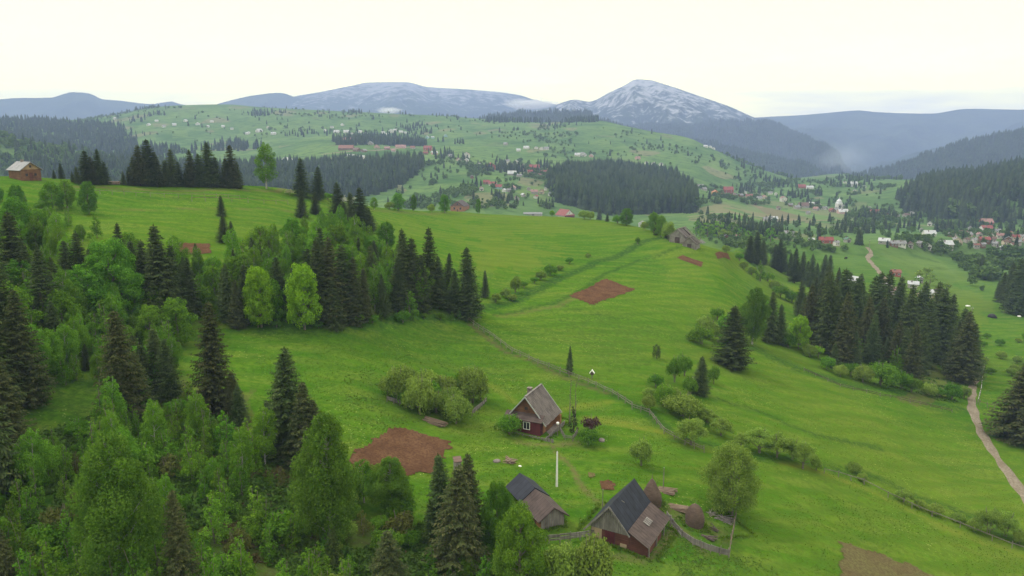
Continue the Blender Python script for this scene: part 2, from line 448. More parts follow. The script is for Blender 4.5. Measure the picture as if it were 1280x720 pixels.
# woods: polygon (in the photograph, at ground level), nearest and farthest metre, kind, spacing, tree height
WOODS = [
 ('w', [(300,216),(360,210),(420,207),(470,207),(530,205),(520,216),(500,232),(470,246),(380,247),(300,240)], 780, 1330, 's', 6.2, 19),
 ('w', [(688,224),(720,216),(760,213),(800,217),(850,229),(870,246),(870,266),(760,270),(700,252),(684,236)], 700, 1260, 's', 5.6, 23),
 ('w', [(1128,266),(1120,250),(1150,232),(1215,220),(1285,210),(1700,190),(1700,300),(1283,281),(1180,276)], 760, 1750, 's', 7.5, 21),
 ('w', [(535,190),(560,192),(600,204),(640,205),(700,209),(705,217),(640,216),(600,213),(560,205),(540,199)], 900, 1600, 's', 12, 14),
 ('w', [(415,175),(470,173),(535,178),(530,185),(470,181),(420,184)], 1000, 1700, 's', 11, 16),
 ('w', [(-200,152),(70,154),(150,160),(172,180),(205,192),(150,214),(60,205),(-200,190)], 1380, 2500, 's', 11, 20),
 ('w', [(30,206),(150,206),(300,212),(330,204),(335,245),(30,245)], 800, 1330, 's', 7.5, 18),
 ('w', [(190,186),(240,186),(300,180),(330,184),(300,194),(230,200),(190,200)], 1250, 1750, 's', 11, 17),
 ('w', [(-300,160),(0,172),(100,192),(150,206),(150,236),(-300,236)], 850, 1180, 'm', 8.5, 14),
 ('w', [(870,283),(985,290),(985,297),(940,300),(870,294)], 430, 720, 's', 6.0, 10),
 ('w', [(608,150),(650,147),(745,147),(748,154),(608,153)], 1900, 2200, 's', 12, 16),
 ('w', [(1040,262),(1110,262),(1130,268),(1090,290),(1050,272)], 700, 1100, 'm', 13, 12),
 ('w', [(910,186),(930,200),(1000,226),(1040,226),(1060,216),(1130,222),(1110,250),(1030,244),(960,236),(900,222),(895,200)], 1300, 2100, 'm', 26, 13),
]
def zone_masks():
    X, Y, Z = GX, GY, G
    d = Y * CP - Z * SP
    ok = d > 5
    dd = np.where(ok, d, 1)
    px = np.where(ok, 640 + F * X / dd, -9999); py = np.where(ok, 360 - F * (Y * SP + Z * CP) / dd, -9999)
    RR = np.hypot(X, Y)
    dry = np.zeros_like(X); lush = np.zeros_like(X); soil = np.zeros_like(X)
    forest = np.zeros_like(X); far = np.clip((RR - 380) / 300, 0, 1); plots = np.zeros_like(X)
    for w in WOODS:
        m = inpoly(px, py, w[1]) & (RR > w[2]) & (RR < w[3])
        forest[m] = 1.0 if w[4] == 's' and w[5] < 9 else 0.35
    def line(pts, width, arr, val, wob=1.0):
        wp = [tuple(hit(a, b)) for a, b in pts]
        dist = polydist(X + wob * fbm(X/9, Y/9, 5, 2) * 1.5, Y + wob * fbm(X/9, Y/9, 8, 2) * 1.5, wp)
        np.maximum(arr, val * np.clip(1.6 - dist / width, 0, 1), out=arr)
    # rough banks, tracks and ditches between the meadows
    line([(600,388),(640,376),(690,352),(740,330),(800,303),(835,296)], 1.6, lush, 1.0)
    line([(620,394),(690,380),(735,360),(745,350),(800,325),(850,308)], 0.8, lush, 0.75, 0.5)
    line([(625,396),(695,384),(740,362)], 0.9, soil, 0.4, 0.5)
    line([(690,378),(770,400),(790,400)], 0.7, lush, .6)
    line([(585,402),(640,440),(700,466),(770,492),(812,518),(850,552)], 1.2, lush, 0.8)
    line([(585,404),(640,442),(700,468),(760,490)], 0.6, soil, 0.5)
    line([(900,500),(960,520),(1020,545),(1100,560)], 1.0, lush, 0.8)
    line([(850,545),(940,570),(1000,575),(1100,600),(1200,640),(1290,690)], 1.4, lush, 0.75)
    line([(980,580),(1040,592),(1130,632),(1200,668),(1290,700)], 0.9, dry, 0.7)
    line([(930,430),(1000,462),(1060,480),(1150,498),(1205,512)], 2.2, lush, 0.8)
    line([(60,236),(200,238),(350,240),(430,246)], 1.1, soil, 0.6)
    line([(110,262),(250,262),(380,266)], 0.7, soil, 0.45)
    line([(120,246),(260,247),(390,250)], 0.6, lush, 0.6)
    line([(760,500),(700,515),(640,500),(600,470)], 0.8, dry, 0.6)
    line([(735,524),(830,540),(860,555)], 1.0, dry, 0.8)
    line([(870,290),(905,308),(940,330),(1000,372)], 2.5, lush, 0.8)
    line([(460,262),(560,266),(700,271),(760,276)], 1.5, soil, 0.35)
    line([(330,412),(420,412),(560,396)], 2.2, lush, 0.7)
    line([(700,700),(740,690),(800,700),(850,660),(880,690)], 0.7, soil, 0.55, 1.0)
    line([(690,560),(720,600),(770,640),(760,690)], 0.35, soil, 0.6, 0.8)
    line([(650,555),(690,556),(720,552)], 0.8, soil, 0.5, 1.0)
    line([(840,640),(870,652),(900,668)], 1.5, soil, 0.4, 1.0)
    # patches
    def patch(poly, arr, val, r0=0, r1=9999, sc=12):
        m = inpoly(px + 45 * fbm(X/sc, Y/sc, 31, 4), py + 30 * fbm(X/sc, Y/sc, 37, 4), poly) & (RR > r0) & (RR < r1)
        arr[m] = np.maximum(arr[m], val)
    patch([(230,470),(330,500),(370,590),(360,650),(450,640),(560,720),(300,740),(240,600)], soil, 0.32)
    patch([(300,600),(360,600),(400,680),(330,690)], soil, 0.6)
    patch([(215,500),(300,500),(310,540),(240,540)], soil, 0.5)
    patch([(0,470),(140,470),(140,560),(0,600)], lush, 0.5)
    patch([(0,560),(230,520),(430,640),(560,650),(620,720),(0,720)], lush, 0.55)
    patch([(600,260),(760,270),(700,300),(560,300),(480,285)], dry, 0.25, 200, 400)
    patch([(590,300),(640,300),(700,320),(640,345),(600,345)], dry, 0.4)
    patch([(700,400),(800,400),(820,440),(760,470),(700,440)], lush, 0.25)
    patch([(1120,500),(1160,430),(1210,470),(1205,500)], soil, 0.45)
    patch([(820,640),(920,640),(960,720),(800,720)], lush, 0.35)
    patch([(880,255),(1000,262),(990,285),(880,278)], plots, 0.8, 500, 1500, 60)
    patch([(950,262),(1060,262),(1070,275),(960,276)], plots, 0.6, 500, 1500, 60)
    patch([(600,225),(700,235),(690,262),(640,262),(600,250)], plots, 0.15, 500, 1500, 60)
    patch([(1100,320),(1200,330),(1230,400),(1210,440),(1130,390)], dry, 0.35, 250, 700, 30)
    patch([(830,310),(900,300),(920,340),(840,360)], dry, 0.2)
    bl = np.clip(0.55 * fbm(X/60, Y/60, 77, 4), 0, 1) * (RR < 700)
    dry = np.maximum(dry, bl)
    lush = np.maximum(lush, np.clip(0.5 * fbm(X/35, Y/35, 91, 4) - 0.05, 0, 1) * (RR < 700))
    return dry, lush, soil, forest, far, plots

def build_ground():
    nv = NA * NR
    V = np.stack([GX, GY, G], -1).reshape(-1, 3)
    ctr = np.array([[0, 0, float(G[:, 0].mean())]])
    a = np.arange(NA); a2 = (a + 1) % NA
    i = np.arange(NR - 1)
    A, I = np.meshgrid(a, i, indexing='ij'); A2, _ = np.meshgrid(a2, i, indexing='ij')
    Fq = np.stack([A * NR + I, A * NR + I + 1, A2 * NR + I + 1, A2 * NR + I], -1).reshape(-1, 4)
    me = mesh_np('ground', V, Fq, None, True)
    dry, lush, soil, forest, far, plots = zone_masks()
    for nm, (r, g, b) in (('zone', (dry, lush, soil)), ('zone2', (forest, far, plots))):
        at = me.color_attributes.new(nm, 'FLOAT_COLOR', 'POINT')
        c = np.stack([r, g, b, np.ones_like(r)], -1).astype(np.float32).reshape(-1)
        at.data.foreach_set('color', c)
    me.materials.append(groundmat())
    # flip check: normals must look up
    if me.polygons[0].normal.z < 0: me.flip_normals()
    o = obj('ground', me); tag(o, kind='structure')
    mb = MB()
    ring = [tuple(V[j * NR]) for j in range(0, NA)]
    b = MB(); b.v = ring + [tuple(ctr[0])]; b.f = [(j, (j+1) % NA, NA) for j in range(NA)]
    o2 = b.build('ground_centre', me.materials[0]); tag(o2, kind='structure')
build_ground()

# ------------------------------------------------------------------ draped sheets: tilled soil and roads
def drape_poly(name, pix, mat, off=0.07, step=0.35, rmin=0, jag=0.25, kind='structure'):
    w = [tuple(hit(a, b, rmin)) for a, b in pix]
    xs = [p[0] for p in w]; ys = [p[1] for p in w]
    nx = max(4, int((max(xs)-min(xs))/step)); ny = max(4, int((max(ys)-min(ys))/step))
    gx, gy = np.meshgrid(np.linspace(min(xs), max(xs), nx+1), np.linspace(min(ys), max(ys), ny+1), indexing='ij')
    cx = (gx[:-1, :-1] + gx[1:, 1:]) / 2; cy = (gy[:-1, :-1] + gy[1:, 1:]) / 2
    ins = inpoly(cx + jag * fbm(cx*0.9, cy*0.9, 55, 3), cy + jag * fbm(cx*0.9, cy*0.9, 56, 3), w)
    gz = Hn(gx, gy) + off + 0.11 * np.abs(fbm(gx*1.3, gy*1.3, 60, 3))
    V = np.stack([gx, gy, gz], -1).reshape(-1, 3)
    I, J = np.nonzero(ins)
    q = I * (ny+1) + J
    Fq = np.stack([q, q + ny + 1, q + ny + 2, q + 1], -1)
    o = obj(name, mesh_np(name, V, Fq, mat, True)); tag(o, kind=kind); return o
def soilmat(name, c1, c2, wave=None):
    m, nt, out = newmat(name)
    geo = N(nt, 'ShaderNodeNewGeometry'); pos = geo.outputs['Position']
    n1 = noise(nt, pos, 0.35, 5); n2 = noise(nt, pos, 3.0, 5, 0.7)
    c = mix(nt, ramp(nt, n1, [(0.35, 0.0), (0.65, 1.0)]), c1, c2); c = mix(nt, ramp(nt, n2, [(0.42, 0.0), (0.62, 0.75)]), c, tuple(x*0.6 for x in c1))
    w = N(nt, 'ShaderNodeTexWave'); w.inputs['Scale'].default_value = 0.35; w.inputs['Distortion'].default_value = 1.2
    mp = N(nt, 'ShaderNodeMapping'); mp.inputs['Rotation'].default_value = (0, 0, wave or 0.6); L(nt, pos, mp.inputs['Vector']); L(nt, mp.outputs[0], w.inputs['Vector'])
    c = mix(nt, ramp(nt, w.outputs['Fac'], [(0.3, 0.0), (0.8, 0.10)]), c, tuple(x*0.62 for x in c1))
    pb = N(nt, 'ShaderNodeBsdfDiffuse'); L(nt, c, pb.inputs[0])
    bp = N(nt, 'ShaderNodeBump'); bp.inputs['Strength'].default_value = 0.6; bp.inputs['Distance'].default_value = 0.15
    L(nt, n2, bp.inputs['Height']); L(nt, bp.outputs[0], pb.inputs['Normal']); L(nt, pb.outputs[0], out.inputs[0])
    return m
SOIL = soilmat('tilled_soil', (0.095, 0.050, 0.028), (0.145, 0.080, 0.045))
SOIL2 = soilmat('dry_soil', (0.12, 0.092, 0.045), (0.135, 0.125, 0.05), 1.2)
ROADM = soilmat('dirt_road', (0.20, 0.165, 0.12), (0.28, 0.24, 0.185))
drape_poly('tilled_field', [(436,569),(497,533),(567,553),(541,592),(523,590),(480,610),(440,590)], SOIL, jag=1.1)
drape_poly('tilled_field', [(711,370),(757,348),(794,362),(741,381)], SOIL, jag=0.9)
drape_poly('tilled_field', [(1052,679),(1100,692),(1160,716),(1190,735),(1180,760),(1053,760)], SOIL2, jag=1.0)
drape_poly('tilled_field', [(846,322),(853,319),(879,328),(876,334)], SOIL)
drape_poly('tilled_field', [(894,317),(910,317),(913,325),(897,324)], SOIL)
drape_poly('tilled_field', [(212,304),(262,305),(264,317),(212,318)], SOIL)
drape_poly('soil_patch', [(750,603),(758,600),(769,605),(765,613),(752,612)], SOIL, jag=0.35, step=0.3)
drape_poly('soil_patch', [(735,592),(746,592),(745,597),(737,597)], SOIL2, jag=0.35, step=0.3)
def road(name, pix, w, mat=ROADM, off=0.06, rmin=0):
    wp = [hit(a, b, rmin) for a, b in pix]
    pts = []
    for a, b in zip(wp[:-1], wp[1:]):
        n = max(2, int((b-a).length / 1.2))
        pts += [a.lerp(b, k/n) for k in range(n)]
    pts.append(wp[-1])
    for _ in range(12):
        pts = [pts[0]] + [(pts[i-1] + pts[i]*2 + pts[i+1]) / 4 for i in range(1, len(pts)-1)] + [pts[-1]]
    V = []; Fq = []; K = 6
    for i, p in enumerate(pts):
        d = (pts[min(i+1, len(pts)-1)] - pts[max(i-1, 0)]).normalized(); n = Vector((-d.y, d.x))
        ww = w * (1 + 0.18 * math.sin(i*0.37) + 0.12*math.sin(i*0.83+2))
        for k in range(K+1):
            q = p + n * (k/K - 0.5) * ww
            V.append((q.x, q.y, H(q.x, q.y) + off + (0.03 if 0 < k < K else -0.1)))
    for i in range(len(pts)-1):
        for k in range(K):
            a = i*(K+1)+k; Fq.append((a, a+1, a+K+2, a+K+1))
    me = mesh_np(name, V, Fq, mat, True)
    if me.polygons[0].normal.z < 0: me.flip_normals()
    o = obj(name, me); tag(o, kind='structure'); return pts
road('road', [(1219,470),(1214,492),(1215,510),(1226,540),(1243,568),(1262,592),(1286,628),(1330,700)], 2.3)
road('road', [(1123,384),(1110,352),(1092,332),(1084,322),(1090,316),(1084,309)], 3.4, rmin=300)
road('road', [(1198,305),(1190,290),(1183,281),(1176,276)], 6, rmin=480)
road('road', [(402,193),(430,190),(470,188),(505,184),(540,186)], 9, rmin=700)
road('road', [(860,271),(960,271),(1060,275),(1140,281),(1180,284)], 5, rmin=420)

# ------------------------------------------------------------------ mountains
def mtmat(name, base, base2, rock=None, rock_h=(0, 1), cover=0.5, sc=0.004):
    m, nt, out = newmat(name)
    geo = N(nt, 'ShaderNodeNewGeometry'); pos = geo.outputs['Position']
    n1 = noise(nt, pos, sc, 7, 0.65)
    n2 = noise(nt, pos, sc * 9, 4, 0.7)
    c = mix(nt, ramp(nt, n1, [(0.4, 0.0), (0.6, 1.0)]), base, base2)
    c = mix(nt, ramp(nt, n2, [(0.45, 0.0), (0.65, 0.5)]), c, tuple(x*0.5 for x in base))
    if rock:
        sx = N(nt, 'ShaderNodeSeparateXYZ'); L(nt, pos, sx.inputs[0])
        mr = N(nt, 'ShaderNodeMapRange'); L(nt, sx.outputs[2], mr.inputs[0])
        mr.inputs[1].default_value = rock_h[0]; mr.inputs[2].default_value = rock_h[1]
        mr.inputs[3].default_value = -0.20; mr.inputs[4].default_value = 0.12
        n3 = noise(nt, mscale(nt, pos, (1, 1, 0.35)), sc*1.6, 7, 0.72)
        ad = N(nt, 'ShaderNodeMath', operation='ADD'); L(nt, mr.outputs[0], ad.inputs[0]); L(nt, n3, ad.inputs[1])
        c = mix(nt, ramp(nt, ad.outputs[0], [(cover, 0.0), (cover + 0.12, 1.0)]), c, rock)
    pb = N(nt, 'ShaderNodeBsdfDiffuse'); L(nt, c, pb.inputs[0])
    bp = N(nt, 'ShaderNodeBump'); bp.inputs['Strength'].default_value = 0.8; bp.inputs['Distance'].default_value = 12
    L(nt, n2, bp.inputs['Height']); L(nt, bp.outputs[0], pb.inputs['Normal'])
    L(nt, pb.outputs[0], out.inputs[0]); return m
def mountain(name, sky, rtop, depth, zbase, mat, seed, spur=0.25, lam=900, jag=0.0, na=420, nr=90):
    """sky: skyline pixels; rtop: distance of the ridge; depth: how far the front slope reaches towards us"""
    pa = []; 
    for s in sky:
        az, t = px2(s[0], s[1]); rr = s[2] if len(s) > 2 else rtop
        pa.append((az, rr, t * rr))
    pa.sort()
    az = np.linspace(pa[0][0], pa[-1][0], na)
    rr = pchip([p[0] for p in pa], [p[1] for p in pa], az); zt = pchip([p[0] for p in pa], [p[2] for p in pa], az)
    s = np.concatenate([np.linspace(0, 1, nr), 1 + np.linspace(0.03, 1, 18)])
    A, T = np.meshgrid(az, s, indexing='ij')
    RT = rr[:, None]; ZT = zt[:, None]
    rad = RT - depth * (1 - T)
    X = np.sin(A) * rad; Y = np.cos(A) * rad
    # gullies run down the slope: noise is stretched along the radius
    u = A * RT; w = fbm(u / lam + 0.6 * fbm(X/lam/2, Y/lam/2, seed+9, 2), (1-T) * depth / (lam * 2.4), seed, 5)
    rid = 1 - np.abs(w) * 2.2
    prof = np.where(T <= 1, T ** 1.25, 1 - (T - 1) ** 1.3)
    env = np.where(T <= 1, np.sin(PI * np.clip(T, 0, 1)) ** 0.8, 0.5 * np.clip(T-1, 0, 1))
    hh = np.maximum(ZT - zbase, 0)
    Z = zbase + hh * prof + hh * spur * (rid - 0.55) * env
    if jag: Z = Z + jag * fbm(X / 45, Y / 45, seed + 3, 2) * np.clip(T * 3, 0, 1) * np.clip(hh / 60, 0, 1)
    V = np.stack([X, Y, Z], -1).reshape(-1, 3); m = len(s)
    I, J = np.meshgrid(np.arange(na-1), np.arange(m-1), indexing='ij'); q = (I*m+J).ravel()
    me = mesh_np(name, V, np.stack([q, q+1, q+m+1, q+m], -1), mat, True)
    if me.polygons[len(me.polygons)//2].normal.z < 0: me.flip_normals()
    o = obj(name, me); tag(o, kind='structure')
    return (pa, rtop, depth, X, Y, Z, T)
DG = (0.022, 0.042, 0.024); DG2 = (0.045, 0.075, 0.04)
M_far = mtmat('blue_ridge', (0.03, 0.05, 0.035), (0.06, 0.085, 0.05), (0.30, 0.31, 0.32), (150, 450), 0.50)
M_cen = mtmat('broad_mountain', (0.03, 0.05, 0.035), (0.05, 0.075, 0.045), (0.27, 0.28, 0.30), (60, 420), 0.43, 0.009)
M_rock = mtmat('rocky_mountain', (0.03, 0.05, 0.04), (0.045, 0.07, 0.045), (0.37, 0.38, 0.40), (-60, 420), 0.40, 0.011)
M_wood = mtmat('wooded_slope', DG, DG2, None, sc=0.006)
mountain('mountain', [(-900,150),(-400,128),(0,124),(20,122.6),(64,122),(78,118),(90,115.2),(101,115.6),(112,117),(128,124),(151,126),(188,130),(215,127),(225,130),(260,134),(275,129),(322,118.6),(349,116),(376,123.7),(420,132),(470,150),(520,170)], 6300, 2600, -250, M_far, 11, 0.45)
mountain('mountain', [(300,145),(366,121),(400,115),(440,107),(460,103),(507,102.5),(534,108.5),(588,112),(648,118.6),(665,123.7),(692,130),(760,138),(900,150)], 6600, 2600, -250, M_cen, 23, 0.4, 1100)
mountain('mountain', [(560,170),(608,150),(640,143),(685,135),(700,129),(719,124.5),(736,127),(763,115),(780,107),(796,99),(812,100),(830,105),(874,120),(914,134),(943,147),(985,160),(1040,200)], 5200, 2200, -250, M_rock, 37, 0.42, 700)
mountain('mountain', [(800,190),(880,160),(944,147),(1000,144),(1051,139.6),(1073,138),(1094,140),(1163,142),(1210,136),(1280,137),(1450,125),(1900,140)], 6400, 2800, -250, M_far, 41, 0.5, 1000)
spur1 = mountain('hill', [(780,162,4000),(820,158,4000),(856,159,4000),(910,154,4000),(957,154,4000),(982,163,3900),(1015,178,3700),(1044,193,3500),(1056,214,3300),(1070,228,3200)], 4000, 1400, -250, M_wood, 53, 0.35, 350, jag=16)
hump = mountain('hill', [(560,175),(600,152),(640,144),(690,141.5),(735,142.5),(752,152),(790,164),(840,180)], 2900, 600, -90, M_wood, 59, 0.2, 300, jag=10)
spur2 = mountain('hill', [(840,182,3000),(880,181,3000),(914,188,2900),(964,199,2800),(1015,214,2600),(1034,225,2500),(1050,232,2400)], 2900, 800, -250, M_wood, 61, 0.3, 260, jag=10)
slope2 = mountain('hill', [(1035,236,2300),(1073,223,2500),(1109,215,2600),(1181,189,2700),(1225,177,2800),(1280,166,2900),(1500,135,2900),(1900,120,2900)], 2700, 1050, -250, M_wood, 67, 0.35, 320, jag=10)
back2 = mountain('hill', [(1060,222),(1090,212),(1130,196),(1200,180),(1280,168),(1400,160)], 4600, 1600, -250, M_wood, 71, 0.4, 420, jag=14)
# look of the light and the air
SKYS = 3.1
HZC = (0.45, 0.57, 1.0); HZD = 0.00017
EXPO = 0.28

# ------------------------------------------------------------------ trees
M_SPR = leafmat('spruce_needles', (0.043, 0.073, 0.024), (0.073, 0.109, 0.036), (0.125, 0.150, 0.054), 0.15, 0.5, 0.22)
M_SPRB = leafmat('spruce_needles_coned', (0.046, 0.066, 0.023), (0.073, 0.092, 0.033), (0.139, 0.134, 0.056), 0.15, 0.6, 0.2)
M_SPRY = leafmat('young_spruce_needles', (0.043, 0.081, 0.019), (0.077, 0.120, 0.029), (0.125, 0.163, 0.048), 0.2, 0.7, 0.2)
M_BIR = leafmat('birch_leaves', (0.094, 0.215, 0.017), (0.149, 0.297, 0.025), (0.212, 0.374, 0.040), 0.4, 0.8, 0.2)
M_DEC = leafmat('broad_leaves', (0.069, 0.171, 0.014), (0.120, 0.253, 0.021), (0.183, 0.330, 0.033), 0.38, 0.7, 0.25)
M_LIME = leafmat('spring_leaves', (0.15, 0.32, 0.014), (0.22, 0.41, 0.022), (0.29, 0.47, 0.036), 0.42, 1.0, 0.08)
M_BIR2 = leafmat('tall_birch_leaves', (0.068, 0.150, 0.016), (0.112, 0.21, 0.023), (0.17, 0.275, 0.038), 0.4, 0.5, 0.1)
M_WIL = leafmat('willow_leaves', (0.145, 0.235, 0.036), (0.22, 0.32, 0.052), (0.30, 0.40, 0.085), 0.4, 0.8, 0.16)
M_PUR = leafmat('purple_leaves', (0.06, 0.03, 0.035), (0.10, 0.05, 0.05), (0.10, 0.10, 0.05), 0.3, 1.0, 0.1)
M_BRN = leafmat('bronze_leaves', (0.085, 0.105, 0.024), (0.13, 0.15, 0.036), (0.16, 0.15, 0.05), 0.35, 1.0, 0.15)
M_THU = leafmat('thuja_leaves', (0.028, 0.042, 0.018), (0.045, 0.058, 0.024), (0.07, 0.07, 0.03), 0.15, 1.5, 0.1)
M_BARK = plain('bark', (0.085, 0.062, 0.045), 0.9, 0.4, 3)
M_BBARK = plain('birch_bark', (0.34, 0.33, 0.30), 0.8, 0.35, 2.5)
M_GBARK = plain('grey_bark', (0.17, 0.145, 0.12), 0.9, 0.35, 3)
M_BLOSSOM = leafmat('blossom', (0.30, 0.34, 0.17), (0.42, 0.44, 0.27), (0.55, 0.55, 0.42), 0.35, 1.0, 0.1)

def quads(C, U, W):
    """diamond leaves: centre C, half axes U and W"""
    V = np.stack([C - U, C + W * 0.9, C + U, C - W * 0.9], 1).reshape(-1, 3)
    n = len(C)
    return V, np.arange(n * 4).reshape(n, 4)
def unit(v): return v / np.maximum(np.linalg.norm(v, axis=-1, keepdims=True), 1e-9)

def spruce_crown(seed, Ht=18.0, Rb=3.3, whorls=34, nb=9, steps=8, low=0.06, droop=0.30, fs=1.0, power=0.85):
    g = np.random.default_rng(seed)
    C = []; U = []; W = []
    side = g.uniform(0, 2*PI); bias = g.uniform(0.0, 0.16)
    for k in range(whorls):
        f = (k + g.uniform(-0.3, 0.3)) / whorls
        f = max(f, 0)
        z0 = Ht * (low + (1 - low) * f ** 0.93)
        Lm = Rb * (1 - f) ** power * (1 if f > 0.10 else 0.72 + 2.8 * f) + 0.22
        n = max(4, int(nb * (0.55 + 0.6 * (1 - f))))
        a0 = g.uniform(0, 2*PI)
        for b in range(n):
            a = a0 + 2*PI*b/n + g.normal(0, 0.16)
            Lb = Lm * g.uniform(0.66, 1.12) * (1 + bias * math.cos(a - side))
            if g.random() < 0.05: Lb *= 0.4
            zz = z0 + g.normal(0, 0.10)
            ns = max(3, int(steps * (0.4 + 0.6 * Lb / Rb)))
            s = (np.arange(ns) + 0.6) / ns
            rad = s * Lb
            dr = droop * (1.25 - f)
            z = zz - dr * Lb * np.sin(s * 1.7) * 0.75 + 0.10 * Lb * s ** 3 + 0.12 * f * Lb
            ca, sa = math.cos(a), math.sin(a)
            P0 = np.stack([ca * rad, sa * rad, z], 1)
            d = np.array([ca, sa, -0.25]); sd = np.array([-sa, ca, 0.0])
            wd = fs * (0.48 * Lb / ns + 0.17) * (1.30 - 0.55 * s)
            for sg in (-1, 1):
                for rep in range(2):
                    dirv = unit(d[None] * g.uniform(0.5, 0.9, (ns, 1)) + sd[None] * sg * g.uniform(0.5, 1.0, (ns, 1)) + np.array([0, 0, 1.0]) * g.uniform(-0.55, 0.05, (ns, 1)))
                    lw = (wd * g.uniform(0.8, 1.35, ns))[:, None]
                    cc = P0 + dirv * lw * 0.75 + g.normal(0, 0.035, (ns, 3))
                    C.append(cc); U.append(dirv * lw)
                    nn = unit(np.cross(dirv, np.array([0, 0, 1.0])) + g.normal(0, 0.35, (ns, 3)))
                    W.append(nn * lw * 0.36)
            # hanging sprays under the branch
            dirv = unit(np.array([ca*0.3, sa*0.3, -1.0]) + g.normal(0, 0.25, (ns, 3)))
            lw = (wd * g.uniform(0.5, 0.95, ns))[:, None]
            C.append(P0 + dirv * lw * 0.7); U.append(dirv * lw); W.append(unit(np.cross(dirv, d) + g.normal(0, 0.4, (ns, 3))) * lw * 0.42)
    # leader
    n = 10; z = Ht * np.linspace(0.955, 1.0, n)
    dv = unit(g.normal(0, 0.35, (n, 3)) + np.array([0, 0, 1.0]))
    C.append(np.stack([np.zeros(n), np.zeros(n), z], 1)); U.append(dv * 0.34); W.append(unit(np.cross(dv, g.normal(0, 1, (n, 3)))) * 0.09)
    C = np.concatenate(C); U = np.concatenate(U); W = np.concatenate(W)
    return quads(C, U, W)
def spruce_trunk(Ht, r=0.24):
    return MB().tube([(0,0,-0.5), (0,0,0.4), (0.02,0,Ht*0.4), (0,0.02,Ht*0.75), (0,0,Ht*0.99)], [r*1.35, r, r*0.7, r*0.35, 0.02], 7)

def lobes_crown(seed, lobes, leaf=0.22, dens=26.0, up=0.0, hang=0.0, gap=0.25, jit=0.20):
    """lobes: (x,y,z,rx,ry,rz). Leaves sit through the outer shell of each lobe, thinned where noise says so"""
    g = np.random.default_rng(seed)
    C = []; Nn = []
    for (x, y, z, rx, ry, rz) in lobes:
        ra = (rx + ry + rz) / 3
        n = int(dens * ra * ra * 4)
        d = unit(g.normal(0, 1, (n, 3)))
        rr = g.beta(5, 1.6, n)[:, None] * (1 + 0.14 * fbm(d[:, 0]*3+x*3, d[:, 1]*3+d[:, 2]*2.2+z, seed+5, 2)[:, None])
        p = d * rr * np.array([rx, ry, rz]) + np.array([x, y, z])
        keep = fbm(p[:, 0]*1.1 + p[:, 2]*0.7, p[:, 1]*1.1 - p[:, 2]*0.6, seed, 3) > -1 + gap * 2 - 0.35
        keep &= (g.random(n) < np.where(d[:, 2] < -0.3, 0.55, 1.0))
        C.append(p[keep]); Nn.append(d[keep])
    C = np.concatenate(C); Nn = np.concatenate(Nn); n = len(C)
    nrm = unit(Nn + g.normal(0, 0.55, (n, 3)) + np.array([0, 0, 0.35 + up]))
    t = unit(np.cross(nrm, g.normal(0, 1, (n, 3))))
    if hang: t = unit(t * (1 - hang) + np.array([0, 0, -1.0]) * hang)
    b = unit(np.cross(nrm, t))
    sz = (leaf * g.uniform(0.65, 1.35, n))[:, None]
    return quads(C, t * sz, b * sz * 0.62)
def limbs(seed, H0, lob, r=0.16, base=0.0, stems=1, spread=0.5):
    g = random.Random(seed); segs = []
    for s in range(stems):
        a = g.uniform(0, 2*PI); o = Vector((math.cos(a), math.sin(a), 0)) * (spread * (0.4 + 0.6*g.random()) if stems > 1 else 0)
        rs = r if stems == 1 else r * 0.65
        top = Vector((o.x * 1.8, o.y * 1.8, H0 * 0.88))
        pts = [Vector((o.x*0.4, o.y*0.4, -0.4)), Vector((o.x*0.5, o.y*0.5, H0*0.15)), o + Vector((g.uniform(-.15,.15), g.uniform(-.15,.15), H0*0.5)), top]
        segs.append((pts, [rs*1.3, rs, rs*0.6, 0.025]))
    for (x, y, z, rx, ry, rz) in lob:
        zb = max(H0*0.14, min(z - 0.75 * math.hypot(x, y) - 0.3, H0*0.75))
        m = Vector((x*0.5, y*0.5, (zb+z)/2 - 0.1))
        segs.append(([(0, 0, zb), m, (x*0.8, y*0.8, z)], [r*0.36, r*0.2, 0.02]))
        for k in range(3):
            segs.append(([m, (x*0.9 + g.uniform(-.35,.35)*rx, y*0.9 + g.uniform(-.35,.35)*ry, z + g.uniform(-.2,.4)*rz)], [r*0.12, 0.012]))
    return tubes_np(segs, 5)

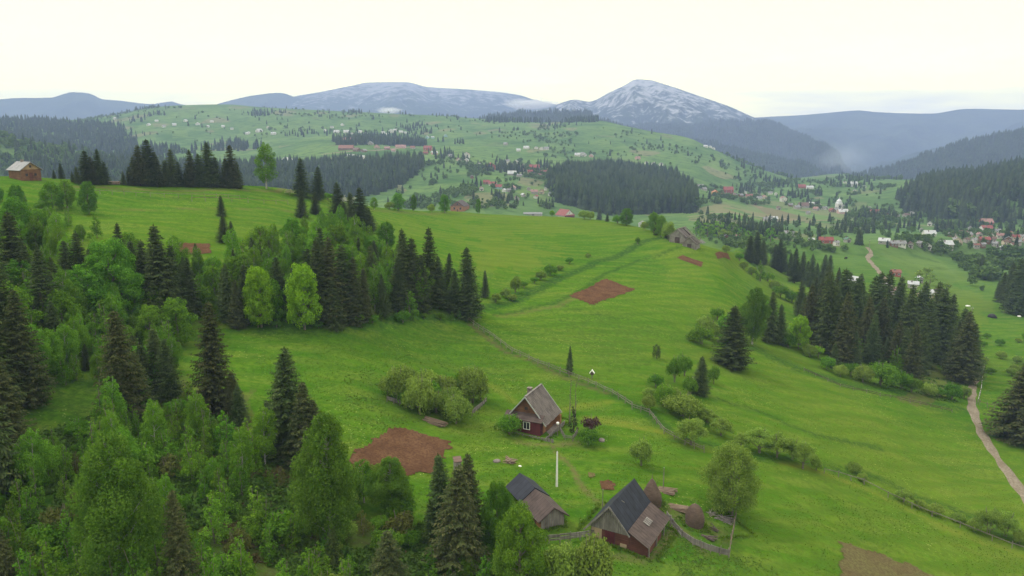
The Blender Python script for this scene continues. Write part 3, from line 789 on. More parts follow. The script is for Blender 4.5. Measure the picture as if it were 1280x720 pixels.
def env_lobes(seed, Ht, W, shape='round', n=26):
    g = random.Random(seed); out = []
    for k in range(n):
        if shape == 'birch':
            f = 0.16 + 0.82 * (k + g.random()) / n
            wr = W/2 * (math.sin(PI * min(1, f * 0.93 + 0.04)) ** 0.75) * (1.0 if f < 0.6 else 1.0)
            a = k * 2.4 + g.uniform(-.4,.4); q = wr * g.uniform(0.30, 0.88)
            lr = max(0.30, wr * g.uniform(0.22, 0.50))
            out.append((q*math.cos(a), q*math.sin(a), Ht*f, lr, lr, lr*g.uniform(1.2, 1.7)))
        elif shape == 'cone':
            f = 0.08 + 0.88 * (k + g.random()) / n
            wr = W/2 * (1 - f) ** 0.7 + 0.18
            a = k * 2.4 + g.uniform(-.4,.4); q = wr * g.uniform(0.25, 0.85); lr = wr * g.uniform(0.26, 0.52)
            out.append((q*math.cos(a), q*math.sin(a), Ht*f, lr, lr, lr*g.uniform(1.1, 1.6)))
        elif shape == 'egg':
            f = 0.12 + 0.85 * (k + g.random()) / n
            wr = W/2 * math.sin(PI * (min(1, max(0, f)) ** 0.8) * 0.94 + 0.08) ** 0.6
            a = k * 2.4 + g.uniform(-.4,.4); q = wr * g.uniform(0.40, 0.84); lr = max(0.4, W/2 * g.uniform(0.20, 0.36)) * (0.6 + 0.4*wr/(W/2))
            out.append((q*math.cos(a), q*math.sin(a), Ht*f*0.97, lr, lr, lr*g.uniform(0.8, 1.05)))
        elif shape == 'bush':
            a = k * 2.4 + g.uniform(-.5,.5); q = W/2 * math.sqrt((k+0.5)/n) * 0.72; lr = W/2 * g.uniform(0.26, 0.42)
            z = Ht * (0.58 - 0.34 * (q/(W/2)) ** 2) + g.uniform(-.12,.12)*Ht
            lr = min(lr, Ht*0.42)
            out.append((q*math.cos(a), q*math.sin(a), max(z, lr*0.5), lr, lr, lr*g.uniform(0.85, 1.15)))
        else:                                                     # spreading, with daylight between the lobes
            a = k * 2.4 + g.uniform(-.5,.5); f = (k+0.5)/n
            q = W/2 * math.sqrt(f) * 0.80 * g.uniform(0.8, 1.1)
            z = Ht * (0.80 - 0.52 * (q/(W/2)) ** 2.2) * g.uniform(0.62, 1.04); lr = W/2 * g.uniform(0.22, 0.34)
            out.append((q*math.cos(a), q*math.sin(a), z, lr, lr, lr*g.uniform(0.7, 1.0)))
    return out

PROTO = {}       # kind -> list of (crown mesh, trunk mesh, height, width)
def reg(kind, crown, trunk, Ht, W): PROTO.setdefault(kind, []).append((crown, trunk, Ht, W))
def mk_spruces():
    for k in range(6):
        g = random.Random(k); Rb = [4.3, 5.0, 3.8, 5.2, 4.5, 3.7][k]; pw = [0.78, 0.7, 0.85, 0.66, 0.8, 0.74][k]
        V, Fq = spruce_crown(100+k, 18, Rb, 38, 12, 10, [0.05, 0.03, 0.08, 0.03, 0.1, 0.05][k], [0.34, 0.42, 0.25, 0.38, 0.45, 0.3][k], 1.0, pw)
        tm = spruce_trunk(18).mesh('trunk', M_BARK, True)
        reg('spruce', mesh_np('crown', V, Fq, M_SPR), tm, 18, 2*Rb)
        if k < 3: reg('coned', mesh_np('crown', V, Fq, M_SPRB), tm, 18, 2*Rb)
    for k in range(3):
        V, Fq = spruce_crown(140+k, 18, 3.9+0.5*k, 24, 9, 6, 0.05, 0.3, 1.5)
        reg('spruce_mid', mesh_np('crown', V, Fq, M_SPR), spruce_trunk(18).mesh('trunk', M_BARK), 18, 9.4+1.1*k)
    for k in range(3):
        V, Fq = spruce_crown(160+k, 5, 1.35+0.15*k, 20, 9, 6, 0.03, 0.12, 0.5, 0.8)
        reg('young_spruce', mesh_np('crown', V, Fq, M_SPRY), spruce_trunk(5, 0.07).mesh('trunk', M_BARK), 5, 2.9)
def mk_dec():
    def one(kind, seed, Ht, W, shape, n, mat, bark, leaf, dens, stems=1, r=0.16, **kw):
        lb = env_lobes(seed, Ht, W, shape, n)
        V, Fq = lobes_crown(seed, lb, leaf, dens, **kw)
        lo, hi = V[:, 2].min(), V[:, 2].max()
        reg(kind, mesh_np('crown', V, Fq, mat), limbs(seed, Ht, lb[::2], r, 0, stems, W*0.12).mesh('trunk', bark, True), hi, W)
    for k in range(4): one('birch', 200+k, 14, 5.4+0.5*k, 'birch', 40, M_BIR, M_BBARK, 0.15, 62, 1, 0.17, hang=0.35, gap=0.30)
    for k in range(3): one('maple', 230+k, 11, 8.5, 'egg', 44, M_DEC, M_GBARK, 0.19, 42, 1, 0.24, gap=0.28)
    for k in range(2): one('lime', 250+k, 10, 6.6, 'egg', 90, M_LIME, M_GBARK, 0.15, 60, 1, 0.18, gap=0.12)
    for k in range(4): one('sapling', 260+k, 6, 2.7+0.25*k, 'cone', 20, M_DEC if k % 2 else M_BIR, M_GBARK, 0.13, 70, 2, 0.07, gap=0.30)
    for k in range(3): one('willow', 280+k, 8, 7.5, 'open', 44, M_WIL, M_GBARK, 0.15, 52, 3, 0.2, gap=0.33)
    for k in range(3): one('bush', 300+k, 3.6, 4.6, 'bush', 30, M_WIL, M_GBARK, 0.12, 90, 3, 0.09, gap=0.3)
    for k in range(3): one('green_bush', 310+k, 3.2, 4.0, 'bush', 26, M_DEC, M_GBARK, 0.12, 80, 3, 0.08, gap=0.3)
    for k in range(2): one('big_birch', 400+k, 14, 5.6+0.4*k, 'birch', 62, M_BIR2, M_BBARK, 0.095, 190, 1, 0.17, hang=0.45, gap=0.38)
    one('big_maple', 410, 11, 8.5, 'egg', 60, M_DEC, M_GBARK, 0.11, 150, 1, 0.24, gap=0.36)
    one('big_willow', 420, 9, 8.0, 'egg', 70, M_WIL, M_GBARK, 0.10, 120, 3, 0.2, gap=0.42)
    one('lime_bush', 320, 3.2, 3.6, 'bush', 16, M_LIME, M_GBARK, 0.13, 60, 3, 0.08, gap=0.3)
    one('purple_bush', 322, 3.2, 3.2, 'bush', 16, M_PUR, M_GBARK, 0.12, 70, 3, 0.08, gap=0.25)
    one('bronze_bush', 324, 3.0, 3.4, 'bush', 16, M_BRN, M_GBARK, 0.12, 60, 3, 0.08, gap=0.35)
    one('bronze_bush', 325, 4.4, 3.0, 'cone', 16, M_BRN, M_GBARK, 0.12, 60, 3, 0.08, gap=0.35)
    one('blossom_tree', 326, 4.0, 4.4, 'open', 20, M_BLOSSOM, M_GBARK, 0.12, 70, 2, 0.1, gap=0.3)
    one('thuja', 328, 4, 1.1, 'cone', 22, M_THU, M_BARK, 0.09, 160, 1, 0.07, gap=0.15)
    one('round_dark', 330, 5, 4.6, 'egg', 26, M_SPRY, M_BARK, 0.14, 60, 1, 0.14, gap=0.2)
    one('poplar', 332, 9, 1.5, 'birch', 16, M_WIL, M_GBARK, 0.10, 16, 1, 0.09, gap=0.5)
    for k in range(3): one('mid_dec', 340+k, 8, 6.5, 'egg', 16, M_DEC, M_GBARK, 0.34, 12, 1, 0.2, gap=0.25)
    for k in range(2): one('mid_wil', 350+k, 6, 6.5, 'open', 14, M_WIL, M_GBARK, 0.30, 14, 1, 0.18, gap=0.25)
mk_spruces(); mk_dec()

NICE = {'big_willow': 'willow_tree', 'big_birch': 'birch_tree', 'big_maple': 'maple_tree', 'spruce': 'spruce_tree', 'coned': 'spruce_tree', 'spruce_mid': 'spruce_tree', 'young_spruce': 'young_spruce', 'birch': 'birch_tree', 'maple': 'maple_tree', 'lime': 'maple_tree',
        'sapling': 'young_tree', 'willow': 'willow_tree', 'bush': 'bush', 'green_bush': 'bush', 'lime_bush': 'bush', 'purple_bush': 'bush', 'bronze_bush': 'bush', 'blossom_tree': 'fruit_tree',
        'thuja': 'thuja', 'round_dark': 'broadleaf_tree', 'poplar': 'poplar_tree', 'mid_dec': 'broadleaf_tree', 'mid_wil': 'willow_tree'}
LOOK = {'big_willow': 'large willow', 'big_birch': 'tall birch', 'big_maple': 'large maple', 'spruce': 'dark green spruce', 'coned': 'brownish green spruce', 'spruce_mid': 'dark spruce', 'young_spruce': 'young yellow-green spruce', 'birch': 'fresh green birch', 'maple': 'rounded mid-green maple',
        'lime': 'bright lime-green maple', 'sapling': 'slender young leafy tree', 'willow': 'pale green willow', 'bush': 'pale green bush', 'green_bush': 'mid-green bush', 'lime_bush': 'bright lime-green bush',
        'purple_bush': 'purple-leaved bush', 'bronze_bush': 'olive-brown bush', 'blossom_tree': 'small fruit tree in pale blossom', 'thuja': 'narrow columnar thuja', 'round_dark': 'compact dark green tree',
        'poplar': 'thin half-bare poplar', 'mid_dec': 'rounded green tree', 'mid_wil': 'pale green willow'}
CAT = {'spruce_tree': 'tree', 'young_spruce': 'tree', 'birch_tree': 'tree', 'maple_tree': 'tree', 'young_tree': 'young tree', 'willow_tree': 'tree', 'bush': 'bush', 'fruit_tree': 'tree', 'thuja': 'tree', 'broadleaf_tree': 'tree', 'poplar_tree': 'tree'}
TREES = []
tr = random.Random(5)
def tree_at(kind, p, h, wpx=None, place='', label=None, width=None, group=None):
    v = tr.randrange(len(PROTO[kind])); cr, tk, H0, W0 = PROTO[kind][v]
    sz = h / H0
    sx_ = sz * tr.uniform(0.92, 1.08)
    if width: sx_ = width / (W0 * (0.82 if kind in ('spruce', 'coned') else 1))
    sx_ = min(max(sx_, sz * 0.5), sz * 2.0)
    e = empty(NICE[kind], p, tr.uniform(0, 2*PI))
    e.scale = (sx_, sx_ * tr.uniform(0.93, 1.07), sz)
    e.rotation_euler.x = tr.gauss(0, 0.018); e.rotation_euler.y = tr.gauss(0, 0.018)
    obj('crown', cr, e); obj('trunk', tk, e)
    e['category'] = CAT[NICE[kind]]
    TREES.append((e, kind, h, place, label, group, proj(*p)))
    return e
def T(kind, px, pyb, pyt, wpx=None, place='', label=None, rmin=0):
    p = gp(px, pyb, rmin); h = height_for(p, px, pyt)
    if wpx is None and kind in ('spruce', 'coned'):
        rt = {W3: 0.50, W4: 0.52, W1: 0.44, W5: 0.46, W2: 0.38, G1: 0.40, G2: 0.44}.get(place, 0.40)
        return tree_at(kind, p, h, None, place, label, rt * h * tr.uniform(0.85, 1.12))
    return tree_at(kind, p, h, None, place, label, (wpx * mpp(p)) if wpx else None)

# ------------------------------------------------------------------ single trees, read off the photograph
W1 = 'at the left picture edge'; W2 = 'in the left wood'; W3 = 'on the plateau edge'
W4 = 'on the plateau end'; W5 = 'below the left wood'; G1 = 'in the right-hand grove'; G2 = 'in the row behind the grove'
TH = 'in the lower left thicket'
for k, x, b, t in [('coned',8,574,440),('spruce',22,372,264),('spruce',40,380,300),('spruce',16,480,338),('coned',34,505,362),('spruce',-25,520,300),('spruce',-10,400,270),('spruce',-22,620,430)]:
    T(k, x, b, t, None, W1)
for k, x, b, t in [('coned',155,522,386),('coned',156,530,448),('coned',268,512,377),('spruce',213,500,424),('spruce',196,490,410),('spruce',172,510,440),('spruce',182,496,430),('coned',292,520,465),
                   ('spruce',360,572,435),('coned',384,590,478),('spruce',350,560,470),('spruce',338,560,500),('coned',396,590,500),('spruce',300,530,480)]:
    T(k, x, b, t, None, W5)
for k, x, b, t in [('spruce',205,408,280),('spruce',222,402,305),('spruce',156,370,279),('spruce',170,380,300),('spruce',287,400,330),('coned',298,410,350),('spruce',308,402,330),('spruce',105,380,290),('spruce',88,372,300),
                   ('coned',413,400,296),('spruce',400,404,300),('spruce',418,409,345),('coned',442,404,320),('spruce',479,398,342),('spruce',430,398,305),('spruce',506,380,286),('spruce',518,384,296),('spruce',497,390,320),
                   ('spruce',538,384,284),('spruce',560,378,316),('spruce',568,392,336),('spruce',587,399,309),('spruce',607,372,338),('spruce',549,386,320),('coned',455,400,335),('spruce',388,398,310),('spruce',350,392,320),('spruce',467,380,306),
                   ('spruce',120,400,310),('spruce',75,395,320),('spruce',240,396,322),('spruce',186,392,300),('spruce',528,388,318),('spruce',62,420,310),('spruce',230,392,330),('spruce',404,380,284),('coned',425,405,352)]:
    T(k, x, b, t, None, W2)
for k, x, b, t in [('spruce',376,246,197),('spruce',377,272,238),('spruce',398,250,208),('spruce',424,276,228),('spruce',440,290,240),('spruce',452,294,234),('spruce',430,290,252),('spruce',277,270,244),('spruce',280,303,268),
                   ('spruce',290,300,276),('spruce',394,268,240),('spruce',462,290,262)]:
    T(k, x, b, t, None, W4)
for k, x, b, t in [('spruce',77,221,204),('spruce',68,221,212),('spruce',97,226,208),('spruce',109,228,188),('coned',116,228,196),('spruce',124,228,186),('spruce',132,228,202),('spruce',91,225,214),
                   ('spruce',168,229,196),('coned',176,229.5,181),('spruce',190,230,174),('coned',197,230,190),('spruce',185,230,186),('spruce',162,229,208),('spruce',216,230,186),('spruce',208,230,200),('spruce',225,230,202),
                   ('coned',241,231,187),('spruce',250,231,192),('spruce',262,231,178),('spruce',270,231,196),('spruce',236,231,206),('coned',290,232,181),('spruce',298,232,202),('spruce',284,232,198),('spruce',155,229,214)]:
    T(k, x, b + 2.5, t, None, W3)
T('birch', 333, 236, 177, 32, '', 'light green birch standing alone right of the plateau spruces')
T('coned', 231, 745, 614, None, '', 'brownish spruce at the bottom edge in front of the thicket')
T('coned', 10, 745, 660, None, '', 'brown-tipped spruce in the bottom left corner')
T('coned', 487, 750, 664, 56, '', 'low yellowish brown spruce at the bottom edge left of the spruce trio')
T('spruce', 553, 678, 567, 44, '', 'left and darkest of the three tall spruces by the black roofed shed')
T('coned', 588, 674, 567, 44, '', 'right rear one of the three tall spruces by the black roofed shed')
T('coned', 573, 712, 584, 70, '', 'front and tallest of the three spruces by the black roofed shed')
T('spruce_mid', 712, 467, 431, 14, '', 'small lone spruce on the fence line above the gabled house')
T('spruce', 876, 493, 445, 24, '', 'lone dark spruce among bushes in the middle of the slope')
T('spruce', 916, 459, 383, 46, '', 'broad dark spruce standing in front of the right grove')
T('coned', 1275, 551, 450, 80, '', 'large brownish spruce at the right edge beside the dirt road')
for k, x, b, t in [('spruce',961,428,364),('spruce',975,430,380),('coned',1011,432,356),('spruce',1020,434,372),('spruce',1029,440,340),('spruce',1040,444,356),('coned',1054,452,364),('spruce',1068,457,414),('spruce',1042,461,429),
                   ('spruce',1048,430,335),('coned',1080,446,371),('spruce',1094,436,340),('spruce',1102,426,338),('coned',1119,463,400),('spruce',1107,458,421),('spruce',1130,450,356),('coned',1139,476,403),('spruce',1141,440,364),
                   ('spruce',1158,458,374),('spruce',1171,452,360),('spruce',1184,446,368),('coned',1203,478,389),('spruce',1212,470,403),('spruce',1196,464,400),('spruce',1062,436,345),('spruce',1115,436,352),('spruce',1149,466,392),
                   ('spruce',1190,470,412),('spruce',1176,440,376),('spruce',1072,430,352),('spruce',1088,455,392),('spruce',1128,468,410),('coned',1100,446,372),('spruce',1165,440,352),('spruce',1036,430,352),('spruce',1216,474,425),
                   ('spruce',1060,420,350),('spruce',1085,424,344),('spruce',1120,425,345),('spruce',1150,430,352),('spruce',1200,455,385),
                   ('spruce',1018,402,345),('spruce',1031,396,332),('coned',1043,402,338),('spruce',1056,406,340),('spruce',1004,420,370),('spruce',1070,410,342),('spruce',1000,396,350),('coned',1024,418,350)]:
    T(k, x, b, t, None, G1)
for k, x, b, t in [('spruce',937,328,294),('spruce',945,330,289),('spruce',953,332,300),('spruce',968,336,305),('spruce',974,339,298),('spruce',980,340,308),('spruce',993,354,310),('spruce',1002,352,314),('spruce',1013,359,317),
                   ('spruce',1008,356,326),('spruce',1028,358,318),('spruce',1035,352,318),('spruce',1048,352,334),('spruce',987,345,316),('spruce',1020,356,328)]:
    T(k, x, b, t, None, G2)
for x, b, t in [(1226,341,317),(1221,338,322),(1252,378,340),(1260,386,328),(1268,392,322),(1275,394,318),(1282,390,320),(1247,372,350),(1290,396,330)]:
    T('spruce', x, b, t, None, 'on the valley floor, right edge', rmin=250)
# broadleaf trees that can be told apart
for k, x, b, t, w, lab in [
    ('big_maple',144,404,296,84,'big rounded mid-green tree in the middle of the left wood'),
    ('lime',327,409,331,42,'bright lime-green maple at the wood edge, left one of the pair'),
    ('lime',381,412,328,46,'bright lime-green maple at the wood edge, right one of the pair'),
    ('sapling',513,398,362,26,'bright young tree at the foot of the left wood'),
    ('maple',112,268,226,26,'rounded green tree on the plateau meadow, right of two bushes'),
    ('maple',66,262,226,30,'bushy green tree on the plateau meadow, furthest left'),
    ('maple',84,260,224,26,'bushy green tree on the plateau meadow between two others'),
    ('big_birch',153,738,540,92,'huge fresh green birch towering over the thicket at lower left'),
    ('big_birch',412,690,514,78,'tall birch left of the brown garden plot'),
    ('big_birch',490,646,571,56,'rounded leafy tree in front of the brown garden plot'),
    ('birch',455,628,574,40,'smaller leafy tree at the left corner of the brown garden plot'),
    ('big_maple',650,748,628,80,'large round green tree below the black roofed shed'),
    ('big_maple',622,690,600,46,'leafy green tree at the left end of the black roofed shed'),
    ('bush',701,745,676,64,'bright round bush at the bottom edge right of the large round tree'),
    ('bush',738,748,672,60,'pale round bush at the bottom edge left of the big barn'),
    ('big_willow',912,642,549,74,'large spreading willow right of the haystacks'),
    ('bush',801,582,547,32,'small round pale bush alone in the meadow above the barn'),
    ('green_bush',637,543,518,34,'yellowish bush against the left gable of the gabled house'),
    ('green_bush',735,556,534,30,'green shrub in front of the purple bush'),
    ('purple_bush',738,545,520,28,'purple-leaved bush right of the gabled house'),
    ('thuja',717,540,507,11,'dark columnar thuja beside the gabled house'),
    ('poplar',712,530,468,13,'left of two thin nearly bare poplars by the gabled house'),
    ('poplar',719,528,470,11,'right of two thin nearly bare poplars by the gabled house'),
    ('big_birch',940,430,358,36,'tall fresh green birch at the left end of the right grove'),
    ('lime',998,436,394,30,'lime-green leafy tree in a gap of the right grove'),
    ('green_bush',1101,482,450,44,'round bright bush at the front of the right grove'),
    ('sapling',950,352,325,14,'slim pale tree between the two dark spruce rows'),
    ('round_dark',821,448,430,14,'small round dark tree alone on the slope'),
    ('green_bush',912,414,392,36,'green bush behind the broad dark spruce')]:
    T(k, x, b, t, w, '', lab)
C1 = 'in the fenced bush clump'
for k, x, b, t, w in [('bush',498,502,456,44),('bush',524,518,470,44),('bush',554,500,466,40),('bush',590,504,457,44),('bush',572,530,494,44),('green_bush',538,508,474,36),('bush',510,490,458,36),('bush',545,516,488,38),('green_bush',580,498,462,34),('bush',484,494,468,26),('bush',562,520,484,38),('bush',530,500,462,38),('green_bush',512,508,476,34),('bush',600,500,470,26)]:
    T(k, x, b, t, w, C1)
C2 = 'along the willow ditch'
for k, x, b, t, w in [('bush',852,520,492,56),('willow',864,556,520,44),('bush',838,500,484,26),('willow',902,545,522,34),('willow',884,528,510,30),('willow',948,566,534,44),('willow',972,572,542,38),('willow',1004,586,550,36),
                      ('willow',926,560,540,22),('bush',1068,590,578,22),('bush',1078,602,592,16),('willow',1130,628,612,24),('bush',1150,636,624,18),('bush',1170,644,630,22),('bush',1198,652,642,22),('willow',1236,668,636,36),
                      ('willow',1256,670,640,30),('bush',1218,664,648,20),('bush',1275,680,662,22),('bush',872,536,522,18),('willow',990,574,548,26),('bush',1020,588,572,16)]:
    T(k, x, b, t, w, C2)
C3 = 'on the middle slope'
for k, x, b, t, w in [('green_bush',843,478,446,24),('green_bush',820,484,466,22),('bush',812,498,484,20),('green_bush',856,470,444,20),('green_bush',892,480,456,18),('green_bush',830,506,478,28),('bush',810,512,492,20),
                      ('green_bush',876,430,406,34),('bush',888,424,400,26),('green_bush',862,496,470,22),('sapling',850,460,438,14),('bush',880,410,394,24),('green_bush',896,400,384,20),('sapling',905,432,404,18)]:
    T(k, x, b, t, w, C3)
C4 = 'on the bank by the grove'
for k, x, b, t, w in [('green_bush',975,372,356,22),('green_bush',990,378,362,22),('bush',940,344,332,14),('bush',930,336,326,14),('green_bush',1004,384,366,26),('bush',968,362,350,18),('green_bush',1126,486,462,30),('bush',1080,478,456,30),
                      ('green_bush',1140,490,472,26),('green_bush',1064,470,452,24),('bush',1160,494,478,24),('green_bush',1190,500,478,24),('green_bush',1034,462,444,22),('bush',1050,470,455,20),('bush',1205,498,482,18),('lime_bush',1022,448,432,18),
                      ('green_bush',1175,496,484,18),('green_bush',985,434,416,22),('bush',1012,446,430,20),('green_bush',960,352,340,18),('green_bush',924,326,316,12),('bush',908,316,306,12)]:
    T(k, x, b, t, w, C4)
C5 = 'along the upper ditch'
for k, x, b, t, w in [('green_bush',688,344,330,20),('bush',676,350,338,16),('bush',644,366,345,16),('bush',632,372,360,16),('green_bush',712,330,321,12),('bush',620,378,366,14),('green_bush',655,360,350,12),('green_bush',797,306,296,8),('bush',700,338,331,12),
                      ('bush',735,322,316,9),('green_bush',668,354,346,12),('bush',640,376,367,14)]:
    T(k, x, b, t, w, C5)
C6 = 'on the crest meadow edge'
for k, x, b, t, w in [('maple',498,263,240,20),('maple',517,264,242,10),('bush',539,266,254,10),('maple',556,266,242,17),('maple',598,267,248,8),('bush',487,262,252,14),('bush',730,274,262,16),('spruce_mid',749,275,257,10),('bush',738,275,264,12),
                      ('maple',783,282,260,22),('maple',817,291,264,18),('maple',826,296,268,16),('bush',835,300,276,18),('spruce_mid',820,294,272,10),('green_bush',772,280,268,14),('bush',806,288,276,12),('green_bush',845,302,286,14),
                      ('spruce_mid',759,277,266,7),('spruce_mid',833,298,282,9),('green_bush',690,271,262,8),('birch',468,262,246,12),('green_bush',410,250,240,16),('blossom_tree',362,244,236,16)]:
    T(k, x, b, t, w, C6)
C7 = 'behind the ruined sheds'
for k, x, b, t, w in [('mid_dec',884,296,278,22),('mid_dec',898,297,276,26),('mid_dec',915,298,278,24),('mid_wil',906,300,286,20),('mid_dec',935,304,288,14),('mid_dec',926,300,284,16),('mid_dec',963,302,284,16),('mid_dec',870,295,274,14),
                      ('mid_wil',948,305,292,14),('mid_dec',876,300,286,14)]:
    T(k, x, b, t, w, C7, rmin=303)

# ------------------------------------------------------------------ thickets: many young trees, each its own
def blocked(p, lst, d): return any((p.x-q.x)**2 + (p.y-q.y)**2 < d*d for q in lst)
def thicket(poly, n, kinds, hmin, hmax, mind, place, seed, avoid=(), sizes=None, rmin=0):
    g = random.Random(seed); xs = [a for a, b in poly]; ys = [b for a, b in poly]
    done = []; tries = 0
    w = [tuple(hit(a, b, rmin)) for a, b in poly]
    x0, x1, y0, y1 = min(p[0] for p in w), max(p[0] for p in w), min(p[1] for p in w), max(p[1] for p in w)
    while len(done) < n and tries < n * 60:
        tries += 1
        x = g.uniform(x0, x1); y = g.uniform(y0, y1)
        if not inpoly(np.array([x]), np.array([y]), w)[0]: continue
        p = Vector((x, y, H(x, y)))
        if blocked(p, done, mind): continue
        px, py = proj(*p)
        if any(inpoly(np.array([px]), np.array([py]), a)[0] for a in avoid): continue
        done.append(p)
        k = g.choices([q[0] for q in kinds], [q[1] for q in kinds])[0]
        f = g.random() ** 1.4
        h = hmin + (hmax - hmin) * f
        if 'bush' in k: h = min(h, 3.6) * g.uniform(0.6, 1.0)
        if k in ('birch', 'maple'): h *= 1.25
        tree_at(k, p, h, None, place)
GAP1 = [(60,470),(140,478),(138,515),(90,545),(30,560),(20,520)]
GAP2 = [(238,510),(300,505),(325,560),(270,560)]
GAP3 = [(320,620),(372,612),(380,660),(330,665)]
GAP4 = [(340,690),(470,700),(540,690),(560,730),(330,740)]
thicket([(-60,590),(60,575),(130,520),(240,505),(320,540),(350,600),(400,640),(440,700),(460,760),(-60,770)], 175,
        [('sapling',11),('birch',1.6),('green_bush',1.6),('bronze_bush',0.8),('young_spruce',0.4)], 2.8, 6.4, 1.35, TH, 11, [GAP1, GAP2, GAP3, GAP4])
thicket([(340,600),(420,600),(440,640),(540,650),(600,700),(640,760),(380,760),(380,660)], 34,
        [('sapling',4),('green_bush',4),('bush',2),('bronze_bush',1),('young_spruce',0.8)], 2.4, 5.5, 1.7, 'by the spruce trio', 12, [GAP3, [(420,700),(520,690),(540,740),(400,740)]])
thicket([(-40,385),(60,380),(150,395),(215,405),(235,450),(200,500),(140,490),(60,480),(-20,530)], 105,
        [('birch',3),('sapling',4),('maple',1.2),('spruce',0.9)], 4.0, 8.5, 1.9, 'beside the clearing', 13)
thicket([(-40,300),(60,300),(100,330),(200,345),(290,340),(350,318),(430,312),(520,345),(590,390),(560,392),(400,402),(300,405),(200,408),(60,400),(-40,370)], 175,
        [('birch',5),('maple',1.6),('sapling',2.0),('spruce',2.2)], 4.5, 8.2, 2.2, W2, 14)
thicket([(-20,250),(40,250),(60,270),(130,300),(60,310),(-40,310)], 30, [('birch',2),('sapling',4),('maple',1),('green_bush',1)], 2.5, 5.2, 2.4, 'on the plateau, left end', 15)
thicket([(350,300),(400,290),(440,292),(490,310),(470,335),(350,325)], 22, [('birch',4),('maple',2),('sapling',2)], 4.0, 7.0, 2.4, 'below the plateau end', 16)
thicket([(320,402),(420,404),(540,396),(585,398),(560,404),(420,412),(320,412)], 16, [('green_bush',3),('sapling',1)], 2.0, 3.6, 2.2, 'at the left wood\'s foot', 17)
thicket([(1010,440),(1100,470),(1205,480),(1190,440),(1100,420),(1020,420)], 20, [('green_bush',4),('spruce',1.2),('sapling',2)], 3.0, 9.0, 3.0, G1, 18)
thicket([(1215,420),(1290,425),(1290,475),(1225,470)], 14, [('bush',3),('green_bush',2),('sapling',1)], 2.5, 6.0, 4, 'right of the dirt road', 19)
thicket([(1150,345),(1180,345),(1190,380),(1180,400),(1140,370)], 9, [('mid_wil',1),('mid_dec',1)], 5, 8, 5, 'around the farmstead', 20, rmin=250)

# ------------------------------------------------------------------ far woods and scattered trees: nobody could count these
def fir_unit(seed, tiers=4, n=7):
    g = np.random.default_rng(seed); V = []; Fq = []
    for t in range(tiers):
        z0 = t / tiers * 0.82; z1 = min(1, z0 + 0.46 if t < tiers-1 else 1.0)
        r = 0.17 * (1 - z0) ** 0.8 + 0.015
        b = len(V); V.append((0, 0, z1))
        for k in range(2*n):
            a = PI * k / n + t; rr = r * (1.0 if k % 2 else 0.62) * g.uniform(0.85, 1.15)
            V.append((rr*math.cos(a), rr*math.sin(a), z0 + 0.02*g.uniform(-1, 1) + (0.05 if k % 2 == 0 else 0)))
        for k in range(2*n): Fq.append((b, b+1+k, b+1+(k+1) % (2*n)))
    return np.array(V), np.array(Fq)
def dec_unit(seed, n=46):
    g = np.random.default_rng(seed); lb = [(0,0,.5,.3,.3,.36),(.16,.1,.4,.22,.22,.25),(-.17,.05,.45,.2,.2,.25),(0,-.15,.62,.2,.2,.22),(.05,.12,.74,.17,.17,.2)]
    C = []; Nn = []
    for l in lb:
        d = unit(g.normal(0, 1, (n//2+6, 3))); C.append(d*np.array(l[3:])*g.uniform(.75, 1.05, (len(d), 1)) + np.array(l[:3])); Nn.append(d)
    C = np.concatenate(C); Nn = unit(np.concatenate(Nn) + g.normal(0, .4, (len(C), 3)))
    t = unit(np.cross(Nn, g.normal(0, 1, Nn.shape))); b = np.cross(Nn, t); s = 0.115
    V = np.stack([C - t*s, C + b*s, C + t*s], 1).reshape(-1, 3)
    return V, np.arange(len(V)).reshape(-1, 3)
FIRS = [fir_unit(k) for k in range(4)]; DECS = [dec_unit(k+10) for k in range(4)]
def bake(name, pts, hs, wid, kind, mat, seed):
    g = np.random.default_rng(seed); U = FIRS if kind == 's' else DECS
    Vs = []; Fs = []; base = 0
    pick = g.integers(0, len(U), len(pts))
    for u in range(len(U)):
        i = np.nonzero(pick == u)[0]
        if not len(i): continue
        V, Fq = U[u]; a = g.uniform(0, 2*PI, len(i)); c, s = np.cos(a)[:, None], np.sin(a)[:, None]
        x = (V[None, :, 0]*c - V[None, :, 1]*s) * (hs[i]*wid[i])[:, None] + pts[i, 0][:, None]
        y = (V[None, :, 0]*s + V[None, :, 1]*c) * (hs[i]*wid[i])[:, None] + pts[i, 1][:, None]
        z = V[None, :, 2] * hs[i][:, None] + pts[i, 2][:, None]
        Vs.append(np.stack([x, y, z], -1).reshape(-1, 3))
        Fs.append((Fq[None] + (np.arange(len(i)) * len(V))[:, None, None]).reshape(-1, 3) + base); base += len(V)*len(i)
    if not Vs: return None
    return obj(name, mesh_np(name, np.concatenate(Vs), np.concatenate(Fs), mat))
def scatter_world(n, r0, r1, a0, a1, g):
    az = g.uniform(a0, a1, n); r = np.sqrt(g.uniform(r0**2, r1**2, n))
    return np.sin(az)*r, np.cos(az)*r, r
def pix(x, y, z):
    d = y*CP - z*SP; return 640 + F*x/d, 360 - F*(y*SP + z*CP)/d
M_FFIR = leafmat('far_spruce', (0.020, 0.036, 0.018), (0.038, 0.058, 0.026), (0.055, 0.080, 0.032), 0.0, 0.02, 0.0)
M_FDEC = leafmat('far_leaves', (0.055, 0.11, 0.03), (0.10, 0.17, 0.045), (0.15, 0.22, 0.06), 0.2, 0.02, 0.0)
